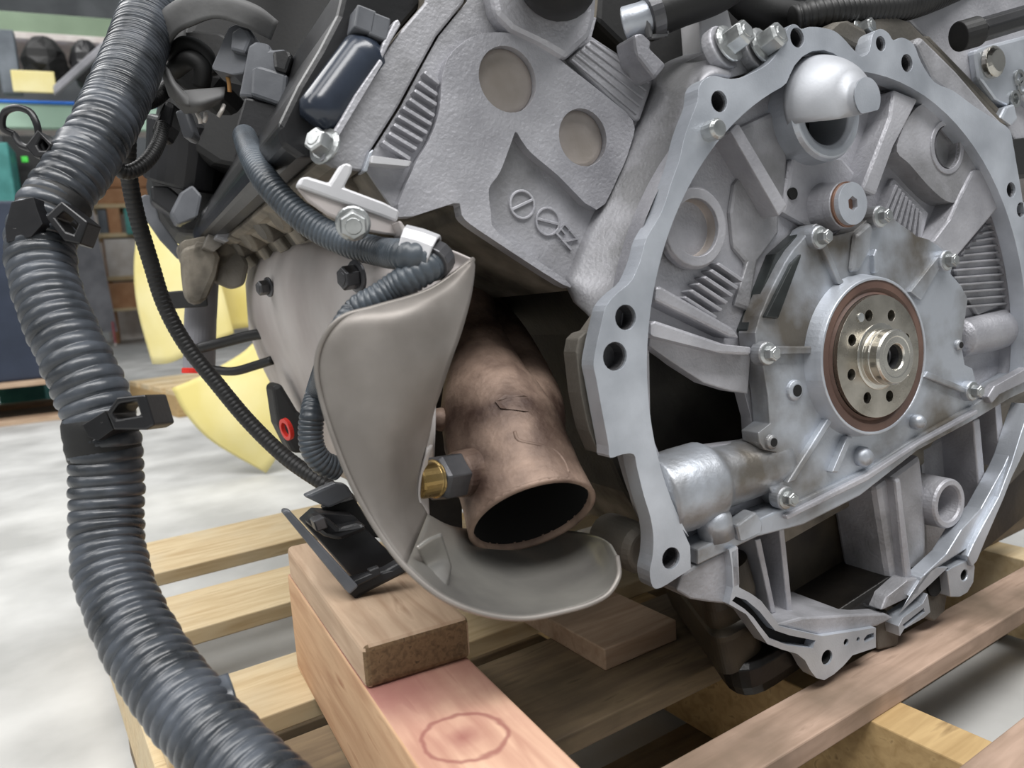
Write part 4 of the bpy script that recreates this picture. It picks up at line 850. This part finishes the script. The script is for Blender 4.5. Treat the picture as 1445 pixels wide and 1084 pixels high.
# sensor lead
sl = empty('sensor_lead', W(440,320,560)); H2 = Vector(sl.location)/S
tag(sl, 'slate blue corrugated sensor lead running from the plug under the pale bracket', 'cable')
def rs(*q): return W(*q)-H2
def e2(x, y, d): return E2W(P(x, y, d))-H2
ribbed('lead_conduit', [rs(345,192,560), rs(351,208,522), rs(360,228,488), rs(377,257,468), rs(405,288,462), rs(441,318,457), rs(488,342,449), rs(540,356,434), e2(572,360,16), e2(600,366,12)], 8.2, .9, 3.2, 'conduit_blue', sl, 20)
ribbed('lead_conduit', [e2(616,366,18), e2(602,378,12), e2(580,392,14), e2(556,408,20), e2(532,424,24), e2(506,440,30), e2(480,480,40), rs(452,545,520), rs(440,590,518), rs(440,628,518), rs(454,652,522), rs(478,662,530)], 8.2, .9, 3.2, 'conduit_blue', sl, 20)
mb = MB(); sweep(mb, [e2(619,362,18), e2(608,374,12)], 10, 16); mb.build('lead_tape', 'dark_steel', sl, bevel=.8)
for x in (0, 6): tube('lead_wire', [rs(344+x,178,590), rs(347+x*.6,190,587), rs(349+x*.3,205,584)], 1.8, 'orange_wire', sl, 8)
# ================================================================== background: second pallet, fan, racking, boxes
DR = WM @ ray(3000,239); DR.z = 0; DR.normalize(); DB = Vector((-DR.y, DR.x, 0))      # rack direction and depth
def rbox(name, x, y, x2, y2, z, depth, m, parent=None, bevel=6, floor=False):
    # box facing the aisle: left-top pixel, right-bottom pixel at camera depth z
    a = W(x, y, z); w = abs(x2-x)*z/F*1.0; h = abs(y2-y)*z/F*1.0
    c = a+DR*(w/2)+DB*(depth/2); c.z -= h/2
    if floor: zt = c.z+h/2; c.z = zt/2; h = zt
    p = Vector(parent.location)/S if parent else Vector()
    o = MB().box((-w/2,-depth/2,-h/2), (w/2,depth/2,h/2)).build(name, m, parent, bevel=bevel)
    o.location = (c-p)*S; o.rotation_euler.z = math.atan2(DR.y, DR.x); return o
rk = empty('storage_rack', (W(-60,440,4200).x, W(-60,440,4200).y, 0))
tag(rk, 'tall green storage rack with pale shelf edges in the background', 'rack')
rbox('upright', -330, -300, -290, 640, 4200, 80, 'rack_green', rk, floor=True)
rbox('upright', 560, -300, 600, 640, 4200, 80, 'rack_green', rk, floor=True)
rbox('shelf_beam', -330, -10, 600, 22, 4150, 60, 'rack_green', rk); rbox('shelf_lip', -330, 21, 600, 32, 4140, 70, 'rack_white', rk)
rbox('shelf_beam', -330, 133, 600, 172, 4150, 60, 'rack_cyan', rk); rbox('tape_strip', -330, 129, 600, 134, 4140, 70, 'blue_tape', rk)
rbox('shelf_deck', -330, 130, 600, 136, 4200, 1000, 'rack_white', rk); rbox('shelf_deck', -330, 6, 600, 12, 4200, 1000, 'rack_white', rk)
def lump(name, x, y, rx, ry, z, m, label, cat, group=None, seed=1):
    rnd = random.Random(seed); mb = MB(); n = 14; c = W(x, y, z); rings = []
    for i in range(8):
        f_ = -1+2*i/7; r = math.sqrt(max(0, 1-f_*f_*.8))
        rings.append([c+DR*(rx*z/F*r*math.cos(2*math.pi*k/n)*rnd.uniform(.8,1.1))+DB*(rx*z/F*r*math.sin(2*math.pi*k/n)*rnd.uniform(.8,1.1))+Vector((0,0,f_*ry*z/F)) for k in range(n)])
    mb.loft(rings); o = mb.build(name, m, None, bevel=4); tag(o, label, cat, group); return o
lump('stored_part', 64, 92, 30, 36, 4360, 'black_matte', 'black engine part with a yellow piece beside it on the rack shelf', 'engine part', None, 2)
lump('stored_part', 124, 94, 22, 34, 4400, 'black_plastic', 'dark bulky engine part on the rack shelf under the taped harness', 'engine part', None, 5)
t = rbox('yellow_panel', 14, 98, 68, 128, 4170, 20, 'yellow_plastic'); tag(t, 'small yellow panel lying among dark parts on the rack shelf', 'panel')
t = rbox('grey_casing', -10, 40, 14, 128, 4300, 80, 'far_grey'); tag(t, 'pale grey casing standing at the end of the rack shelf', 'casing')
mb = MB(); p0, p1 = W(76,130,4180), W(150,64,4180); mb.obb((p0+p1)/2, (p1-p0)/2, DB*30, Vector((0,0,26))); tag(mb.build('grey_strut', 'panel_grey', None, bevel=8), 'slanting grey strut leaning on the rack shelf', 'strut')
# things on the floor in front of the rack
t = rbox('dark_machine', 2, 190, 62, 300, 3600, 300, 'black_matte', floor=True); tag(t, 'dark machine with a green indicator light under the rack', 'machine')
k_ = rbox('indicator_light', 31, 221, 39, 229, 3590, 10, 'green_led', t, bevel=2); k_.location = (W(35,225,3590)-Vector(t.location)/S)*S; k_.matrix_parent_inverse = Matrix.Identity(4); k_.rotation_euler.z = 0
k_.location = Matrix.Rotation(-t.rotation_euler.z, 3, 'Z') @ k_.location
t = rbox('teal_drum', -60, 200, 0, 300, 3300, 250, 'teal_plastic', floor=True); tag(t, 'teal drum standing left of the dark machine', 'drum')
# blue bin on a low pallet
z0 = (0-CAMH)/ray(40,598).dot(UP)
lp = empty('low_pallet', (W(40,598,z0).x, W(40,598,z0).y, 0)); tag(lp, 'grey weathered pallet carrying the dark blue bin', 'pallet')
hh = 60*z0/F
pr = Vector(lp.location)/S
def lpb(name, u0, u1, v0, v1, h0, h1, m):
    o = MB().box((u0,v0,h0), (u1,v1,h1)).build(name, m, lp, bevel=2); o.rotation_euler.z = math.atan2(DR.y, DR.x); return o
for v in (0, 180, 360, 540): lpb('deck_board', -700, 190, v, v+110, hh-20, hh, 'block_wood')
for u in (-680, -240, 130): lpb('stringer', u, u+50, 0, 650, 20, hh-20, 'block_wood')
for v in (0, 540): lpb('bottom_board', -700, 190, v, v+110, 0, 20, 'block_wood')
zb_ = z0*1.03
bb = MB().box((-640,40,hh), (72*z0/F-40*z0/F+60,620,hh+250*z0/F)).build('storage_bin', 'bin_blue', None, bevel=10)
bb.location = lp.location; bb.rotation_euler.z = math.atan2(DR.y, DR.x); tag(bb, 'dark blue bin standing on the grey low pallet', 'bin')
# grey ribbed cart panel with a pink caster
zc_ = (0-CAMH)/ray(162,490).dot(UP)
ct = empty('panel_cart', (W(162,490,zc_).x, W(162,490,zc_).y, 0)); tag(ct, 'grey ribbed cart side panel on a pink caster behind the harness', 'cart')
pts = [(84,470),(92,250),(122,262),(144,360),(166,468)]
tri = [W(x, y, zc_) for x, y in pts]; base = Vector(ct.location)/S
vv = [p-base for p in tri]; vv += [p+DB*30 for p in vv]; nn = len(pts)
obj('side_panel', vv, [tuple(range(nn)), tuple(range(nn, 2*nn))[::-1]]+[(i, (i+1) % nn, (i+1) % nn+nn, i+nn) for i in range(nn)], 'panel_grey', ct, bevel=3)
mb = MB(); q = W(161,472,zc_)-base; mb.obb(q, DR*10, DB*10, Vector((0,0,36*zc_/F*.5))); mb.build('caster_leg', 'pink_plastic', ct, bevel=3)
mb = MB(); q.z = 22; mb.loft([circ(q+DR*h, DR, r, 20) for r, h in ((22,-10),(22,10))]); mb.build('caster_wheel', 'pale_paper', ct, bevel=3)
q2 = W(90,472,zc_)-base; mb = MB(); mb.obb((q2.x, q2.y, 40), DR*10, DB*10, Vector((0,0,44))); mb.build('caster_leg', 'pink_plastic', ct, bevel=3)
# shelving with boxes
sh = empty('box_shelf', (W(165,440,8000).x, W(165,440,8000).y, 0)); tag(sh, 'low wooden shelf of boxes standing behind the cart panel', 'shelf')
rbox('upright', 128, 225, 133, 470, 8050, 700, 'cardboard', sh, floor=True); rbox('upright', 244, 225, 250, 470, 8000, 700, 'cardboard', sh, floor=True)
for y in (288, 330, 392, 436): rbox('shelf_board', 129, y, 250, y+6, 8020, 700, 'pallet_wood', sh, 3)
rbox('shelf_back', 120, 225, 330, 470, 8750, 20, 'pale_paper', sh, floor=True)
for x0, y0, x1, y1, m, lb in ((134,236,236,264,'cardboard','brown cardboard box on top of the low wooden shelf'),(136,266,240,288,'cardboard','flat brown carton under the brown cardboard box'),(150,294,166,330,'cardboard','rust brown carton beside the teal box'),(174,294,188,330,'teal_plastic','teal box on the low wooden shelf'),(136,296,148,330,'far_grey','grey box beside the rust brown carton'),(146,338,190,392,'pale_paper','pale box on the middle board of the low wooden shelf'),(152,400,192,436,'cardboard','tan carton on the bottom board of the low wooden shelf')):
    tag(rbox('box', x0, y0, x1, y1, 8060, 400, m), lb, 'box')
# light wood pallet lying behind the fan
zp = (0-CAMH)/ray(252,590).dot(UP)
fp = empty('small_pallet', (W(252,590,zp).x, W(252,590,zp).y, 0)); tag(fp, 'light new wood pallet on the floor behind the yellow fan', 'pallet')
b0 = Vector(fp.location)/S; ptop = 100.0
def fpb(name, u0, u1, v0, v1, h0, h1, m='pallet_wood'):
    o = MB().box((u0,v0,h0), (u1,v1,h1)).build(name, m, fp, bevel=2); return o
for v in (0, 170, 340, 510): fpb('deck_board', 0, 900, v, v+120, ptop-20, ptop)
for u in (0, 400, 850): fpb('stringer', u, u+45, 0, 640, 0, ptop-20, 'stringer_yellow')
fp.rotation_euler.z = 0.12
# ---- yellow cooling fan standing on the floor past the engine's front end
zt = (0-CAMH)/ray(382,668).dot(UP)*1.0
fan = empty('cooling_fan', (W(382,668,zt).x, W(382,668,zt).y, 0)); fb = Vector(fan.location)/S
tag(fan, 'large pale yellow plastic cooling fan with broad curved blades beyond the engine front', 'fan')
def fw(x, y, z): return W(x, y, z)-fb
zq = zt-40
sheet('blade', [[fw(243,548,zq+20), fw(290,528,zq+5), fw(340,500,zq), fw(376,470,zq), fw(430,450,zq)], [fw(264,586,zq+10), fw(310,572,zq-10), fw(352,550,zq-20), fw(388,530,zq-16), fw(430,510,zq)], [fw(302,624,zq+10), fw(334,612,zq-10), fw(366,600,zq-20), fw(396,585,zq-16), fw(430,575,zq)], [fw(376,667,zq+30), fw(384,656,zq+20), fw(394,640,zq+10), fw(404,624,zq), fw(430,610,zq)]], 'yellow_plastic', fan, 5)
sheet('blade', [[fw(196,310,zq+60), fw(214,308,zq+40), fw(240,312,zq+30), fw(300,330,zq+30)], [fw(190,380,zq+60), fw(212,382,zq+36), fw(250,386,zq+20), fw(310,390,zq+20)], [fw(196,440,zq+60), fw(220,444,zq+36), fw(262,440,zq+20), fw(320,430,zq+20)], [fw(216,514,zq+60), fw(240,512,zq+40), fw(276,496,zq+30), fw(330,470,zq+30)]], 'yellow_plastic', fan, 5)
sheet('blade', [[fw(290,330,zq+120), fw(330,350,zq+100), fw(380,370,zq+100)], [fw(292,400,zq+120), fw(340,410,zq+90), fw(390,420,zq+90)], [fw(300,470,zq+120), fw(350,462,zq+100), fw(400,460,zq+100)]], 'yellow_plastic', fan, 5)
mb = MB(); hcn = fw(420,470,zq+40); lathe(mb, hcn+DB*-40, DB, [(70,0),(78,10),(78,70),(60,80)], 32); mb.build('hub', 'yellow_plastic', fan, bevel=4)
